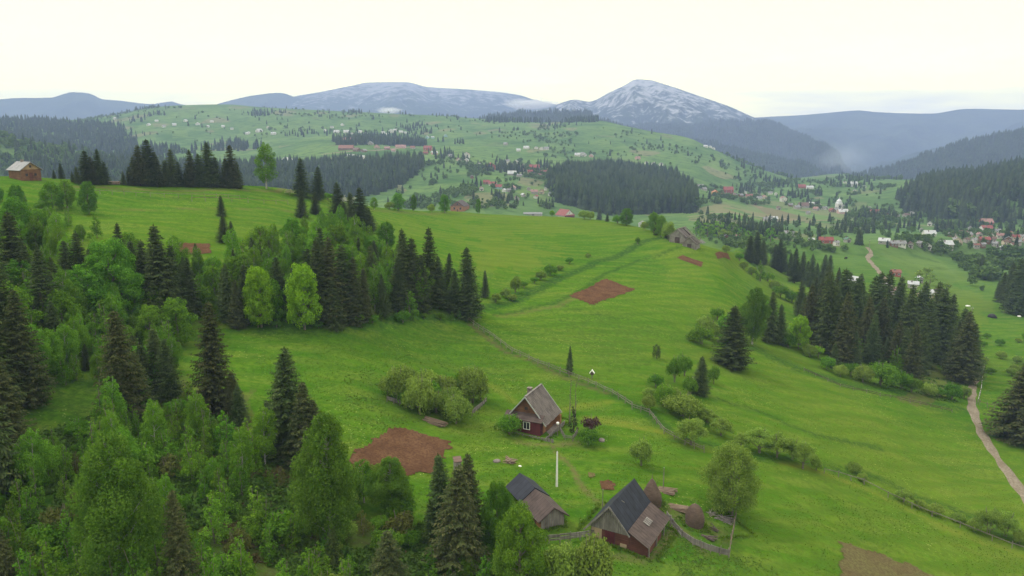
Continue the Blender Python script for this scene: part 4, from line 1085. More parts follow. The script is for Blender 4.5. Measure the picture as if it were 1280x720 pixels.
SN = [('wood of dark spruces covering the hollow behind the plateau row, left', 'spruce wood'), ('dense dark spruce wood in the middle of the far hillside', 'spruce wood'), ('spruce forest covering the near valley side at the right', 'spruce forest'),
      ('belt of spruces running down the far hillside between the villas', 'spruce belt'), ('loose spruces round the long terrace road on the far hill', 'spruce belt'), ('blue-green forest on the far left valley side', 'spruce forest'),
      ('dark wood seen between the spruces of the plateau row', 'spruce wood'), ('patchy spruces under the left part of the far green hill', 'spruce wood'), ('mixed light and dark wood on the rounded hill at far left', 'mixed wood'),
      ('dark strip of low spruces behind the ruined sheds', 'spruce belt'), ('thin dark wood on the crest of the far green hill', 'spruce wood'), ('leafy trees at the foot of the right forest', 'trees'), ('scattered trees on the valley floor towards the gorge', 'trees')]
def woods():
    for i, (_, poly, r0, r1, kd, sp, ht) in enumerate(WOODS):
        g = np.random.default_rng(500+i)
        az = [px2(p[0], p[1])[0] for p in poly]; a0, a1 = max(min(az), -0.95), min(max(az), 0.95)
        n = int((a1-a0)/2 * (r1**2-r0**2) / (sp*sp*0.72))
        n = min(n, 90000)
        x, y, r = scatter_world(n, r0, r1, a0, a1, g); z = Hn(x, y); px, py = pix(x, y, z)
        wob = 9 if kd == 'm' else 5
        m = inpoly(px + wob*fbm(x/40, y/40, 600+i, 3), py + 0.5*wob*fbm(x/40, y/40, 650+i, 3), poly)
        if sp >= 9: m &= fbm(x/70, y/70, 700+i, 3) > -0.12
        P3 = np.stack([x, y, z-0.3], -1)[m]; n = len(P3)
        if n == 0: continue
        hs = ht * g.uniform(0.6, 1.12, n) * (1 + 0.15*fbm(P3[:, 0]/50, P3[:, 1]/50, 3, 2))
        dec = g.random(n) < (0.62 if kd == 'm' else 0.035)
        o = bake('forest', P3[~dec], hs[~dec], np.full(n, 1.0)[~dec]*g.uniform(0.85, 1.25, (~dec).sum()), 's', M_FFIR, i)
        if o: tag(o, SN[i][0], SN[i][1], None, 'stuff')
        if dec.sum() > 5:
            o = bake('leafy_trees', P3[dec], hs[dec]*0.7, g.uniform(0.9, 1.4, dec.sum()), 'd', M_FDEC, i+50)
            if o: tag(o, 'paler leafy trees mixed into the ' + SN[i][0].replace('dense ', '').replace('dark ', ''), 'trees', None, 'stuff')
woods()
# single small trees and bushes dotted over the far hill and round the village, too many and too small to count
FREE = [[(880,255),(1000,258),(985,268),(870,268)],[(950,262),(1075,262),(1075,274),(950,276)],[(1190,300),(1140,310),(1240,380),(1280,400),(1280,450),(1180,420),(1060,330),(1000,320),(1130,310)]]
def dots(name, n, r0, r1, a0, a1, poly, thr, hh, kd, lab, seed, rare=1.0, sc=80):
    g = np.random.default_rng(seed); x, y, r = scatter_world(n, r0, r1, a0, a1, g); z = Hn(x, y); px, py = pix(x, y, z)
    m = inpoly(px, py, poly) & ((fbm(x/sc, y/sc, seed, 4) > thr) | (g.random(n) < 0.02*rare))
    for f in FREE: m &= ~inpoly(px, py, f)
    P3 = np.stack([x, y, z-0.2], -1)[m]
    hs = hh * g.uniform(0.5, 1.25, len(P3)); 
    o = bake(name, P3, hs, g.uniform(0.9, 1.4, len(P3)), kd, M_FFIR if kd == 's' else M_FDEC, seed)
    if o: tag(o, lab, 'trees', None, 'stuff')
HILL = [(100,150),(190,134),(400,137),(700,153),(830,168),(990,232),(900,240),(860,226),(700,200),(560,180),(420,172),(200,185),(100,175)]
dots('leafy_trees', 9000, 1300, 2650, -0.62, 0.40, HILL, 0.26, 6, 'd', 'small round trees and bushes dotted over the far green hill', 801, 2.0, 90)
dots('forest', 14000, 1300, 2650, -0.62, 0.40, HILL, 0.33, 11, 's', 'small spruces dotted over the far green hill', 802, 1.0, 110)
VIL = [(560,190),(700,205),(690,262),(600,262),(480,262),(520,215)]
dots('leafy_trees', 9000, 640, 1400, -0.3, 0.15, VIL, 0.18, 6, 'd', 'leafy trees and hedges between the houses on the slope below the villas', 803, 2, 45)
dots('forest', 5000, 640, 1400, -0.3, 0.15, VIL, 0.38, 9, 's', 'small spruces between the houses on the slope below the villas', 804, 1.5, 60)
VAL = [(860,236),(1000,226),(1110,232),(1280,268),(1400,290),(1400,420),(1230,420),(1200,330),(1130,312),(1000,312),(900,300),(868,270)]
dots('leafy_trees', 26000, 430, 1700, 0.15, 0.75, VAL, 0.31, 6, 'd', 'leafy trees and hedges round the houses on the valley floor', 805, 2.2, 38)
dots('forest', 9000, 430, 1700, 0.15, 0.75, VAL, 0.36, 11, 's', 'small spruces round the houses on the valley floor', 806, 1.5, 50)
RIV = [(1190,330),(1215,320),(1290,320),(1400,330),(1400,380),(1290,372),(1262,340),(1240,352),(1222,350)]
dots('leafy_trees', 14000, 380, 760, 0.4, 0.8, RIV, 0.02, 8, 'd', 'belt of leafy trees along the stream at the right edge', 807, 3, 30)
TRK = [(990,300),(1050,300),(1050,322),(1010,322),(985,312)]
dots('leafy_trees', 3000, 420, 700, 0.25, 0.5, [(880,300),(1000,305),(1130,318),(1120,330),(1000,322),(900,312)], 0.26, 5, 'd', 'hedge of low trees below the red house on the valley floor', 808, 3, 25)
# forest skin on the wooded slopes behind: ranked trees that break up their outline
def slope_woods(res, n, seed, ht, lab):
    pa, rtop, depth, X, Y, Z, Tt = res
    g = np.random.default_rng(seed); na, nr = X.shape
    m = (Tt < 1.12)
    wgt = np.exp(-((Tt - 1.0) / 0.5) ** 2)
    u = g.uniform(0, na-1.001, n); s = (g.beta(1.6, 1.0, n)) * min(nr-1.01, 93)
    i = u.astype(int); j = s.astype(int); fu = u-i; fv = s-j
    def bl(A): return (A[i, j]*(1-fu)+A[i+1, j]*fu)*(1-fv) + (A[i, j+1]*(1-fu)+A[i+1, j+1]*fu)*fv
    P3 = np.stack([bl(X), bl(Y), bl(Z)-0.5], -1)
    P3 = P3[P3[:, 2] > Hn(P3[:, 0], P3[:, 1])]
    o = bake('forest', P3, ht*g.uniform(0.6, 1.15, len(P3)), g.uniform(1.0, 1.5, len(P3)), 's', M_FFIR, seed); tag(o, lab, 'forest', None, 'stuff')
slope_woods(slope2, 26000, 901, 22, 'dark forest covering the second slope on the right')
slope_woods(spur2, 9000, 902, 22, 'dark forest on the low spur behind the green hill')
slope_woods(spur1, 16000, 903, 24, 'forest on the spur under the rocky mountain')
slope_woods(hump, 7000, 904, 20, 'dark wood on the hump behind the green hill crest')

# low undergrowth between the young trees: leafy tufts nobody could count
def tufts(name, poly, n, s0, s1, mat, label, seed, avoid=(), blobs=5, leaf=0.09):
    g = np.random.default_rng(seed); w = [tuple(hit(a, b)) for a, b in poly]
    xs = [p[0] for p in w]; ys = [p[1] for p in w]
    x = g.uniform(min(xs), max(xs), n); y = g.uniform(min(ys), max(ys), n)
    m = inpoly(x, y, w) & (fbm(x/4.5, y/4.5, seed, 3) > -0.12); x = x[m]; y = y[m]; n = len(x); z = Hn(x, y)
    s = g.uniform(s0, s1, n); k = 16
    d = unit(g.normal(0, 1, (n, k, 3)) * np.array([1, 1, 0.8]) + np.array([0, 0, 0.5]))
    C = np.stack([x, y, z], -1)[:, None] + d * s[:, None, None] * g.uniform(0.3, 1.0, (n, k, 1))
    C[..., 2] = np.maximum(C[..., 2], z[:, None] + 0.02)
    nr = unit(d + g.normal(0, 0.6, d.shape)); t = unit(np.cross(nr, g.normal(0, 1, d.shape))); b = np.cross(nr, t)
    L_ = (s[:, None, None] * 0.30 + leaf) * g.uniform(0.6, 1.3, (n, k, 1))
    V, Fq = quads(C.reshape(-1, 3), (t*L_).reshape(-1, 3), (b*L_*0.6).reshape(-1, 3))
    tag(obj(name, mesh_np(name, V, Fq, mat)), label, 'undergrowth', None, 'stuff')
M_UND = leafmat('undergrowth_leaves', (0.055, 0.125, 0.018), (0.095, 0.175, 0.03), (0.14, 0.22, 0.05), 0.3, 0.5, 0.0)
M_UNB = leafmat('dry_undergrowth', (0.10, 0.085, 0.035), (0.14, 0.12, 0.05), (0.19, 0.15, 0.08), 0.2, 0.5, 0.0)
M_GRS = leafmat('long_grass', (0.085, 0.17, 0.014), (0.125, 0.215, 0.02), (0.20, 0.26, 0.05), 0.45, 0.25, 0.0)
M_WEED = leafmat('weed_leaves', (0.08, 0.16, 0.02), (0.13, 0.22, 0.035), (0.25, 0.32, 0.07), 0.3, 0.5, 0.0)
tufts('undergrowth', [(-60,600),(0,560),(130,520),(240,500),(330,530),(370,600),(440,690),(540,650),(640,740),(640,770),(-60,770)], 30000, 0.2, 0.75, M_UND, 'low green undergrowth covering the ground of the lower left thicket', 951)
tufts('undergrowth', [(230,500),(300,500),(330,560),(380,620),(400,680),(560,700),(560,760),(300,760),(240,600)], 5000, 0.15, 0.45, M_UNB, 'dry brownish growth in the gaps of the lower left thicket', 952)
tufts('weeds', [(830,655),(900,700),(960,690),(1000,740),(790,760),(800,700)], 3200, 0.05, 0.18, M_WEED, 'tall weeds in the grass in front of the barn', 953, (), 5, 0.03)
tufts('weeds', [(430,470),(520,440),(640,470),(600,500),(480,540),(430,520)], 2500, 0.06, 0.2, M_WEED, 'taller grass tufts on the meadow around the bush clump', 954, (), 5, 0.03)
tufts('undergrowth', [(1010,445),(1060,470),(1120,490),(1200,505),(1215,478),(1150,470),(1080,450),(1020,432)], 2500, 0.15, 0.45, M_UND, 'low scrub under the front edge of the right grove', 955)

tufts('grass', [(560,420),(700,440),(820,470),(1000,560),(1290,690),(1330,760),(560,760),(420,600),(300,430),(430,415)], 60000, 0.035, 0.10, M_GRS, 'uneven longer grass on the near meadow', 961, (), 5, 0.02)
tufts('grass', [(900,500),(960,440),(1200,500),(1300,620),(1290,690),(1000,560)], 16000, 0.035, 0.10, M_GRS, 'uneven longer grass on the right-hand meadow', 962, (), 5, 0.02)

# ------------------------------------------------------------------ buildings
B_GREY = woodmat('grey_planks', (0.17, 0.155, 0.145), (0.31, 0.285, 0.265), (4, 4, 0.6), ('X', 0.22))
B_GREYY = woodmat('grey_planks_side', (0.15, 0.135, 0.125), (0.27, 0.245, 0.23), (4, 4, 0.6), ('Y', 0.22))
B_SHING = woodmat('weathered_shingles', (0.095, 0.08, 0.075), (0.20, 0.17, 0.16), (0.9, 5, 0.9), ('Y', 0.45))
B_BRNR = woodmat('brown_roofing', (0.066, 0.047, 0.043), (0.11, 0.082, 0.073), (1, 4, 1), ('Y', 0.55))
B_BLKR = woodmat('black_tar_paper', (0.016, 0.019, 0.030), (0.030, 0.034, 0.050), (0.5, 1.2, 0.5), ('Y', 1.0), 0.7)
B_LOG = woodmat('brown_logs', (0.13, 0.065, 0.035), (0.22, 0.115, 0.062), (0.6, 0.6, 5), ('Z', 0.24))
B_ORG = woodmat('orange_logs', (0.28, 0.13, 0.055), (0.40, 0.20, 0.09), (0.6, 0.6, 5), ('Z', 0.22))
B_MAR = woodmat('maroon_boards', (0.095, 0.022, 0.028), (0.14, 0.035, 0.04), (4, 4, 0.6), ('X', 0.2))
B_DRED = woodmat('dark_red_logs', (0.10, 0.04, 0.03), (0.16, 0.065, 0.05), (0.6, 0.6, 5), ('Z', 0.24))
B_TAN = woodmat('tan_planks', (0.30, 0.20, 0.11), (0.42, 0.29, 0.17), (4, 4, 0.6), ('X', 0.2))
WHITE = plain('white_paint', (0.72, 0.71, 0.68), 0.6, 0.12)
STONE = plain('field_stone', (0.20, 0.17, 0.155), 0.9, 0.4, 1.8)
HAY = woodmat('old_hay', (0.078, 0.054, 0.042), (0.14, 0.098, 0.075), (2, 2, 6), None, 0.95)
PLK = woodmat('cut_planks', (0.15, 0.105, 0.075), (0.25, 0.185, 0.135), (2, 2, 2), None)
FEN = woodmat('fence_wood', (0.15, 0.13, 0.11), (0.27, 0.245, 0.215), (2, 2, 2), None)
METAL = plain('zinc_sheet', (0.50, 0.51, 0.53), 0.45, 0.12, 1.0, 0.3)
GLASSM, _nt, _o = newmat('dark_glass')
_p = N(_nt, 'ShaderNodeBsdfPrincipled'); _p.inputs['Base Color'].default_value = (0.03, 0.035, 0.045, 1); _p.inputs['Roughness'].default_value = 0.12; L(_nt, _p.outputs[0], _o.inputs[0])
BLACK = plain('black_rubber', (0.02, 0.02, 0.022), 0.7)
ROOFC = {'red': (0.25, 0.065, 0.058), 'brick': (0.24, 0.10, 0.075), 'pink': (0.33, 0.19, 0.175), 'grey': (0.26, 0.26, 0.27), 'white': (0.50, 0.51, 0.53), 'brown': (0.16, 0.10, 0.08), 'orange': (0.50, 0.20, 0.08), 'dark': (0.07, 0.065, 0.07), 'green': (0.10, 0.2, 0.14), 'rust': (0.24, 0.11, 0.08)}
WALLC = {'white': (0.58, 0.57, 0.54), 'cream': (0.58, 0.50, 0.38), 'brown': (0.17, 0.10, 0.065), 'grey': (0.33, 0.31, 0.29), 'red': (0.30, 0.09, 0.07), 'orange': (0.50, 0.27, 0.12), 'teal': (0.28, 0.45, 0.45), 'pink': (0.50, 0.33, 0.30), 'tan': (0.40, 0.30, 0.20)}
RM = {k: woodmat('roof_' + k, tuple(x*0.85 for x in c), tuple(min(1, x*1.1) for x in c), (1, 1, 1), ('Y', 0.5), 0.6) for k, c in ROOFC.items()}
WM = {k: plain('wall_' + k, c, 0.85, 0.15, 1.2) for k, c in WALLC.items()}

def win(parent, x, y, z, ax, w=0.9, h=1.1, sgn=1, frame=WHITE):
    """frame stands proud of a wall; ax 'y': wall faces +-y; 'x': wall faces +-x"""
    f = MB(); t = 0.09
    def bx(u0, u1, z0, z1, d0, d1):
        if ax == 'y': a, b = sorted((y + sgn*d0, y + sgn*d1)); f.box(x+u0, a, z+z0, x+u1, b, z+z1)
        else: a, b = sorted((x + sgn*d0, x + sgn*d1)); f.box(a, y+u0, z+z0, b, y+u1, z+z1)
    bx(-w/2, -w/2+t, 0, h, -0.02, 0.06); bx(w/2-t, w/2, 0, h, -0.02, 0.06); bx(-w/2+t, w/2-t, 0, t, -0.02, 0.058); bx(-w/2+t, w/2-t, h-t, h, -0.02, 0.058); bx(-0.03, 0.03, t, h-t, -0.02, 0.05)
    o = f.build('window', frame, parent)
    g = MB()
    if ax == 'y': a, b = sorted((y - sgn*0.01, y + sgn*0.02)); g.box(x-w/2+t, a, z+t, x-0.03, b, z+h-t); g.box(x+0.03, a, z+t, x+w/2-t, b, z+h-t)
    else: a, b = sorted((x - sgn*0.01, x + sgn*0.02)); g.box(a, y-w/2+t, z+t, b, y-0.03, z+h-t); g.box(a, y+0.03, z+t, b, y+w/2-t, z+h-t)
    g.build('pane', GLASSM, o)
def gable_walls(w, l, h, rise, zb=-1.2, frac=1.0):
    m = MB(); x, y = w/2, l/2
    m.poly([(-x,-y,zb),(x,-y,zb),(x,-y,h),(0,-y,h+rise*frac),(-x,-y,h)])
    m.poly([(x,y,zb),(-x,y,zb),(-x,y,h),(0,y,h+rise*frac),(x,y,h)])
    m.poly([(x,-y,zb),(x,y,zb),(x,y,h),(x,-y,h)]); m.poly([(-x,y,zb),(-x,-y,zb),(-x,-y,h),(-x,y,h)])
    return m
def slope_slab(m, sgn, w, h, rise, y0, y1, over=0.4, th=0.14, lift=0.03):
    x = w/2; k = rise / x; xo = x + over
    a = [(0, y0, h+rise+lift), (sgn*xo, y0, h - k*over + lift), (sgn*xo, y1, h - k*over + lift), (0, y1, h+rise+lift)]
    a = [(px_, py_, pz+th) for px_, py_, pz in a]
    return m.slab(a if sgn > 0 else a[::-1], th)

def gabled_house():                       # H1
    p = gp(666.5, 531); e = empty('wooden_house', p, R(-25), 'steep-roofed brown wooden house with maroon front and white window, alone in the meadow', 'house')
    w, l, h, ri = 5.6, 5.6, 2.3, 3.3
    gable_walls(w, l, h, ri).build('wall', B_LOG, e)
    r = MB(); slope_slab(r, 1, w, h, ri, -l/2-0.55, l/2+0.5, 0.75); slope_slab(r, -1, w, h, ri, -l/2-0.55, l/2+0.5, 0.75)
    ro = r.build('roof', B_SHING, e)
    rk = MB(); k = ri/(w/2)
    for yy in (-l/2-0.58, l/2+0.53):
        for s in (-1, 1): rk.bar((0, yy, h+ri+0.16), (s*(w/2+0.78), yy, h-k*0.78+0.12), 0.05, 0.16)
    rk.build('rake_board', METAL, ro)
    MB().bar((0, -l/2-0.5, h+ri+0.24), (0, l/2+0.5, h+ri+0.24), 0.3, 0.08).build('ridge_board', B_GREYY, ro)
    c = MB().box(-1.6, 1.2, h+1.4, -1.0, 1.8, h+ri-0.1); c.box(-1.68, 1.12, h+ri-0.1, -0.92, 1.88, h+ri); c.build('chimney', STONE, ro)
    MB().slab([(-w/2-0.5, -l/2-0.01, h+0.75), (-w/2-0.5, -l/2-1.35, h-0.05), (w/2+0.35, -l/2-1.35, h-0.05), (w/2+0.35, -l/2-0.01, h+0.75)], 0.1).build('porch_roof', B_BRNR, e)
    MB().box(-w/2+0.1, -l/2-1.05, -0.6, w/2, -l/2-0.02, h-0.12).build('front_wall', B_MAR, e)
    win(e, 0.55, -l/2-1.05, 0.75, 'y', 1.15, 1.25, -1); win(e, -1.9, -l/2-1.05, 0.75, 'y', 0.9, 1.1, -1)
    win(e, 0.0, -l/2, h+1.1, 'y', 0.7, 0.7, -1, B_LOG)
    MB().box(w/2-0.02, -2.6, 0.0, w/2+0.05, -1.7, 1.95).build('door', B_ORG, e)
    win(e, w/2, -0.3, 0.8, 'x', 0.9, 1.0, 1); win(e, w/2, 1.6, 0.8, 'x', 0.9, 1.0, 1)
    MB().box(w/2+0.0, 2.3, -0.8, w/2+0.9, l/2+0.1, h-0.9).build('side_shed', B_ORG, e)
    st = MB(); g = random.Random(2)
    st.box(-w/2-0.3, -l/2-2.3, -1.4, w/2+1.5, -l/2-1.07, -0.12); st.box(w/2+0.02, -l/2-1.07, -1.4, w/2+1.5, l/2, -0.16)
    st.build('terrace', STONE, e)
    fr = MB()
    for k in range(16):
        x = -w/2-0.2 + k*0.54; fr.box(x, -l/2-2.28, -0.12, x+0.4, -l/2-2.2, 0.42 + g.uniform(-.06,.06))
    for k in range(13):
        y = -l/2-2.1 + k*0.62; fr.box(w/2+1.38, y, -0.14, w/2+1.46, y+0.46, 0.40 + g.uniform(-.06,.06))
    fr.build('picket_rail', B_GREYY, e)
gabled_house()

def black_shed():                          # H2
    p = gp(670, 634); p.z -= 0.55; e = empty('shed', p, R(24), 'long low shed with a half black, half brown roof and orange log walls', 'shed')
    w, l, h, ri = 3.1, 9.1, 1.75, 1.15
    gable_walls(w, l, h, ri).build('wall', B_ORG, e)
    r = MB(); slope_slab(r, 1, w, h, ri, 0.3, l/2+0.35, 0.55); slope_slab(r, -1, w, h, ri, 0.3, l/2+0.35, 0.55); r.build('roof', B_BLKR, e, label='black tar-paper half of the roof')
    r = MB(); slope_slab(r, 1, w+0.1, h-0.16, ri, -l/2-0.45, 0.3, 0.5); slope_slab(r, -1, w+0.1, h-0.16, ri, -l/2-0.45, 0.3, 0.5); r.build('roof', B_BRNR, e, label='brown shingled half of the roof')
    m = MB(); x = w/2; y = -l/2-0.03
    for k in range(11):
        x0 = -x + k*w/11; zt = h + ri*(1-abs(x0+w/22)/x) - 0.1; m.box(x0+0.02, y-0.03, -0.8, x0+w/11-0.02, y, zt)
    m.build('end_boards', B_GREY, e)
    MB().box(-x-0.05, -3.2, -0.6, -x+0.02, -2.2, 1.55).build('door', B_DRED, e)
    MB().box(-x-0.05, 0.6, -0.6, -x+0.02, 4.5, 1.5).build('eave_shade', B_BRNR, e)  # dark panel stands in for the shade below the eave
    MB().box(-x-1.2, 1.2, -1, -x-0.1, 2.8, 0.5).build('plank_stack', B_ORG, e)
black_shed()

def barn():                                # H3
    p = gp(776.5, 660); e = empty('barn', p, R(-29), 'big barn with steep black roof, grey plank gable and brown lean-to', 'barn')
    w, l, h, ri = 4.7, 7.5, 1.85, 2.75
    gable_walls(w, l, h, ri, -1.4).build('wall', B_DRED, e)
    r = MB(); slope_slab(r, 1, w, h, ri, -l/2-0.5, l/2+0.4, 0.25, 0.12); slope_slab(r, -1, w, h, ri, -l/2-0.5, l/2+0.4, 0.75, 0.12)
    ro = r.build('roof', B_BLKR, e)
    k = ri/(w/2); rk = MB()
    rk.bar((0, -l/2-0.54, h+ri+0.14), (w/2+0.25, -l/2-0.54, h-k*0.25+0.10), 0.05, 0.2); rk.bar((0, -l/2-0.54, h+ri+0.14), (-w/2-0.75, -l/2-0.54, h-k*0.75+0.10), 0.05, 0.2)
    rk.build('rake_board', B_GREY, ro)
    MB().bar((0.1, -1.3, h+ri*0.92), (0.75, -1.2, h+ri*0.72+0.28), 0.06).build('roof_batten', B_GREY, ro)
    m = MB(); y = -l/2-0.03; n = 20
    for i in range(n):
        x0 = -w/2 - 0.35 + i*(w+0.35)/n; xc = x0 + (w+0.35)/n/2; zt = h + ri*(1-abs(xc)/(w/2)) - 0.06
        if zt > h - 0.5: m.box(x0+0.012, y-0.05, h-0.35, x0+(w+0.35)/n-0.012, y, zt)
    m.build('gable_planks', B_GREY, e)
    m = MB(); m.box(-w/2+0.05, -l/2-0.05, -1.0, -w/2+1.35, -l/2-0.005, h-0.4); m.box(1.3, -l/2-0.05, -1.0, 2.1, -l/2-0.005, 0.3); m.build('whitewashed_boards', WM['tan'], e)
    MB().box(-0.6, -l/2-0.06, -0.9, 0.6, -l/2-0.005, 1.45).build('door', B_MAR, e)
    x0, x1 = w/2-0.05, w/2+2.5
    MB().slab([(x0, -l/2-0.35, h+0.38), (x1, -l/2-0.35, 0.75), (x1, l/2+0.15, 0.75), (x0, l/2+0.15, h+0.38)], 0.1).build('lean_to_roof', B_BRNR, e)
    m = MB(); g = random.Random(4)
    for i in range(4): y = -0.7 + i*0.36; m.slab([(w/2+0.6, y, h+0.135), (w/2+1.35, y+.05, h-0.265), (w/2+1.35, y+0.3, h-0.265), (w/2+0.6, y+0.26, h+0.135)], 0.05)
    m.build('loose_boards', B_GREY, e)
    m = MB()
    m.poly([(w/2+0.02, -l/2+0.05, -1.2), (x1-0.25, -l/2+0.05, -1.2), (x1-0.25, -l/2+0.05, 0.78), (w/2+0.02, -l/2+0.05, h+0.18)])
    m.box(x1-0.3, -l/2+0.1, -1.2, x1-0.22, l/2-2.5, 0.72); m.build('lean_to_wall', B_DRED, e)
    m = MB()
    for i in range(4): m.bar((x1-0.12, -l/2+0.2+i*2.7, -1.3), (x1-0.12, -l/2+0.2+i*2.7, 0.8), 0.13)
    m.bar((x1-0.12, -l/2, 0.6), (x1-0.12, l/2, 0.6), 0.12); m.build('post', FEN, e)
barn()

def cabin(px, py, wpx, rz, hw, hr, name, label, rm, wm, wm2, cat, lk=1.15, rmin=0):
    p = gp(px, py, rmin); w = wpx * mpp(p); l = w*lk; h = w*hw; ri = w*hr
    e = empty(name, p, R(rz), label, cat)
    gable_walls(w, l, h, ri).build('wall', wm, e)
    m = MB(); x = w/2; y = -l/2-0.03
    m.poly([(-x, y, h), (x, y, h), (0, y, h+ri)]); m.poly([(x, -y, h), (-x, -y, h), (0, -y, h+ri)]); m.build('gable_planks', wm2, e)
    r = MB(); slope_slab(r, 1, w, h, ri, -l/2-0.5, l/2+0.4, 0.5); slope_slab(r, -1, w, h, ri, -l/2-0.5, l/2+0.4, 0.5); ro = r.build('roof', rm, e)
    MB().box(-0.3, 0.3, h+ri-0.5, 0.3, 0.9, h+ri+0.7).build('chimney', STONE, ro)
    win(e, -w*0.22, -l/2, h*0.35, 'y', w*0.12, w*0.14, -1, B_BRNR); win(e, w*0.22, -l/2, h*0.35, 'y', w*0.12, w*0.14, -1, B_BRNR); win(e, 0, -l/2-0.04, h+ri*0.25, 'y', w*0.10, w*0.12, -1, B_BRNR)
    MB().box(-0.45, -l/2-0.06, -0.5, 0.45, -l/2+0.01, 1.9).build('door', B_DRED, e)
    return e
e = cabin(32, 224, 24, 60, 0.52, 0.36, 'hut', 'two-tone timber hut with pale metal roof at the far left end of the plateau', RM['grey'], B_LOG, B_TAN, 'hut')
e = cabin(575, 263, 18, -14, 0.34, 0.34, 'cabin', 'brown log cabin with gable towards us on the crest, between round bushes', B_BRNR, B_ORG, B_LOG, 'cabin')
# red-roofed house behind the upper meadow
def red_house():
    p = gp(706, 271); k = mpp(p); w, l = 15*k, 17*k
    e = empty('house', p, R(38), 'white-gabled house with a steep red roof at the far edge of the upper meadow', 'house')
    h, ri = 2.4, 4.6
    gable_walls(w, l, h, ri).build('wall', WM['white'], e)
    r = MB(); slope_slab(r, 1, w, h, ri, -l/2-0.4, l/2+0.4, 0.9); slope_slab(r, -1, w, h, ri, -l/2-0.4, l/2+0.4, 0.9); r.build('roof', RM['red'], e)
    MB().slab([(-w/2-0.4, -l/2-0.02, h+0.2), (-w/2-0.4, -l/2-1.6, h-0.6), (w/2+0.3, -l/2-1.6, h-0.6), (w/2+0.3, -l/2-0.02, h+0.2)], 0.12).build('porch_roof', RM['red'], e)
    MB().box(-w/2, -l/2-1.3, -0.8, w/2-0.3, -l/2-0.03, h-0.55).build('porch', B_MAR, e)
    win(e, 0, -l/2, h+1.0, 'y', 1.2, 1.3, -1); win(e, w/2, 0, 0.8, 'x', 1.1, 1.1, 1)
red_house()
def long_shed():
    p = gp(666, 269); k = mpp(p); l = 23*k
    e = empty('long_barn', p, R(92), 'long low grey barn on the crest between the log cabin and the red-roofed house', 'barn')
    gable_walls(4.5, l, 1.6, 1.0).build('wall', WM['grey'], e)
    r = MB(); slope_slab(r, 1, 4.5, 1.6, 1.0, -l/2-.3, l/2+.3); slope_slab(r, -1, 4.5, 1.6, 1.0, -l/2-.3, l/2+.3); r.build('roof', RM['grey'], e)
    MB().box(-2.3, -1, -0.4, -2.24, 1, 1.5).build('door', B_GREYY, e)
long_shed()
def ruined(px, py, wpx, rz, lab, seed, hh=0.38, sag=True):
    p = gp(px, py); k = mpp(p); w = wpx*k; l = w*1.1; g = random.Random(seed)
    e = empty('ruined_shed', p, R(rz), lab, 'shed')
    h, ri = w*hh, w*0.38
    gable_walls(w, l, h, ri, -1.5).build('wall', B_GREY, e)
    r = MB(); kx = ri/(w/2); xo = w/2+0.5
    for s in (-1, 1):
        n = 12
        for i in range(n):
            if g.random() < (0.12 if not sag else 0.3): continue
            y0 = -l/2-0.3 + i*(l+0.6)/n; y1 = y0 + (l+0.6)/n - 0.05; q = g.uniform(-.12, .05)
            a = [(0, y0, h+ri+0.15+q), (s*xo*g.uniform(.85, 1.05), y0, h-kx*0.5+0.12+q), (s*xo*g.uniform(.85, 1.05), y1, h-kx*0.5+0.12+q), (0, y1, h+ri+0.15+q)]
            r.slab(a, 0.08)
    r.build('roof', B_SHING, e)
    f = MB()
    for i in range(4):
        y = -l/2-0.35 + i*(l+0.7)/3
        for s in (-1, 1): f.bar((0, y, h+ri+0.3), (s*(xo+0.1), y, h-kx*0.6+0.25), 0.16)
    f.bar((0, -l/2-0.5, h+ri+0.35), (0, l/2+0.5, h+ri+0.35), 0.18); f.build('rafter', FEN, e)
    MB().box(-w*0.15, -l/2-0.06, -0.8, w*0.15, -l/2-0.01, h*0.85).build('door', B_BRNR, e)
ruined(851, 303, 21, -35, 'taller of the two tumbledown grey barns on the crest, its roof frame bare', 3, 0.45)
ruined(864, 308, 17, -28, 'lower tumbledown grey barn with dark gable, in front of the taller one', 8, 0.3, False)
def broken_roof():
    p = gp(877, 304); e = empty('roof_frame', p, R(-40), 'pale collapsed roof lying on the grass right of the tumbledown barns', 'wreck'); g = random.Random(9)
    m = MB()
    for i in range(9): y = -3 + i*0.7; m.slab([(-1.8, y, 2.1+g.uniform(-.2,.1)), (1.8, y+.1, 0.2), (1.8, y+0.6, 0.15), (-1.8, y+0.55, 2.0)], 0.06)
    m.build('boards', B_GREYY, e)
    f = MB()
    for i in range(3): f.bar((-1.9, -2.8+i*2.8, -0.2), (-1.9, -2.8+i*2.8, 2.2), 0.14)
    f.build('post', FEN, e)
broken_roof()

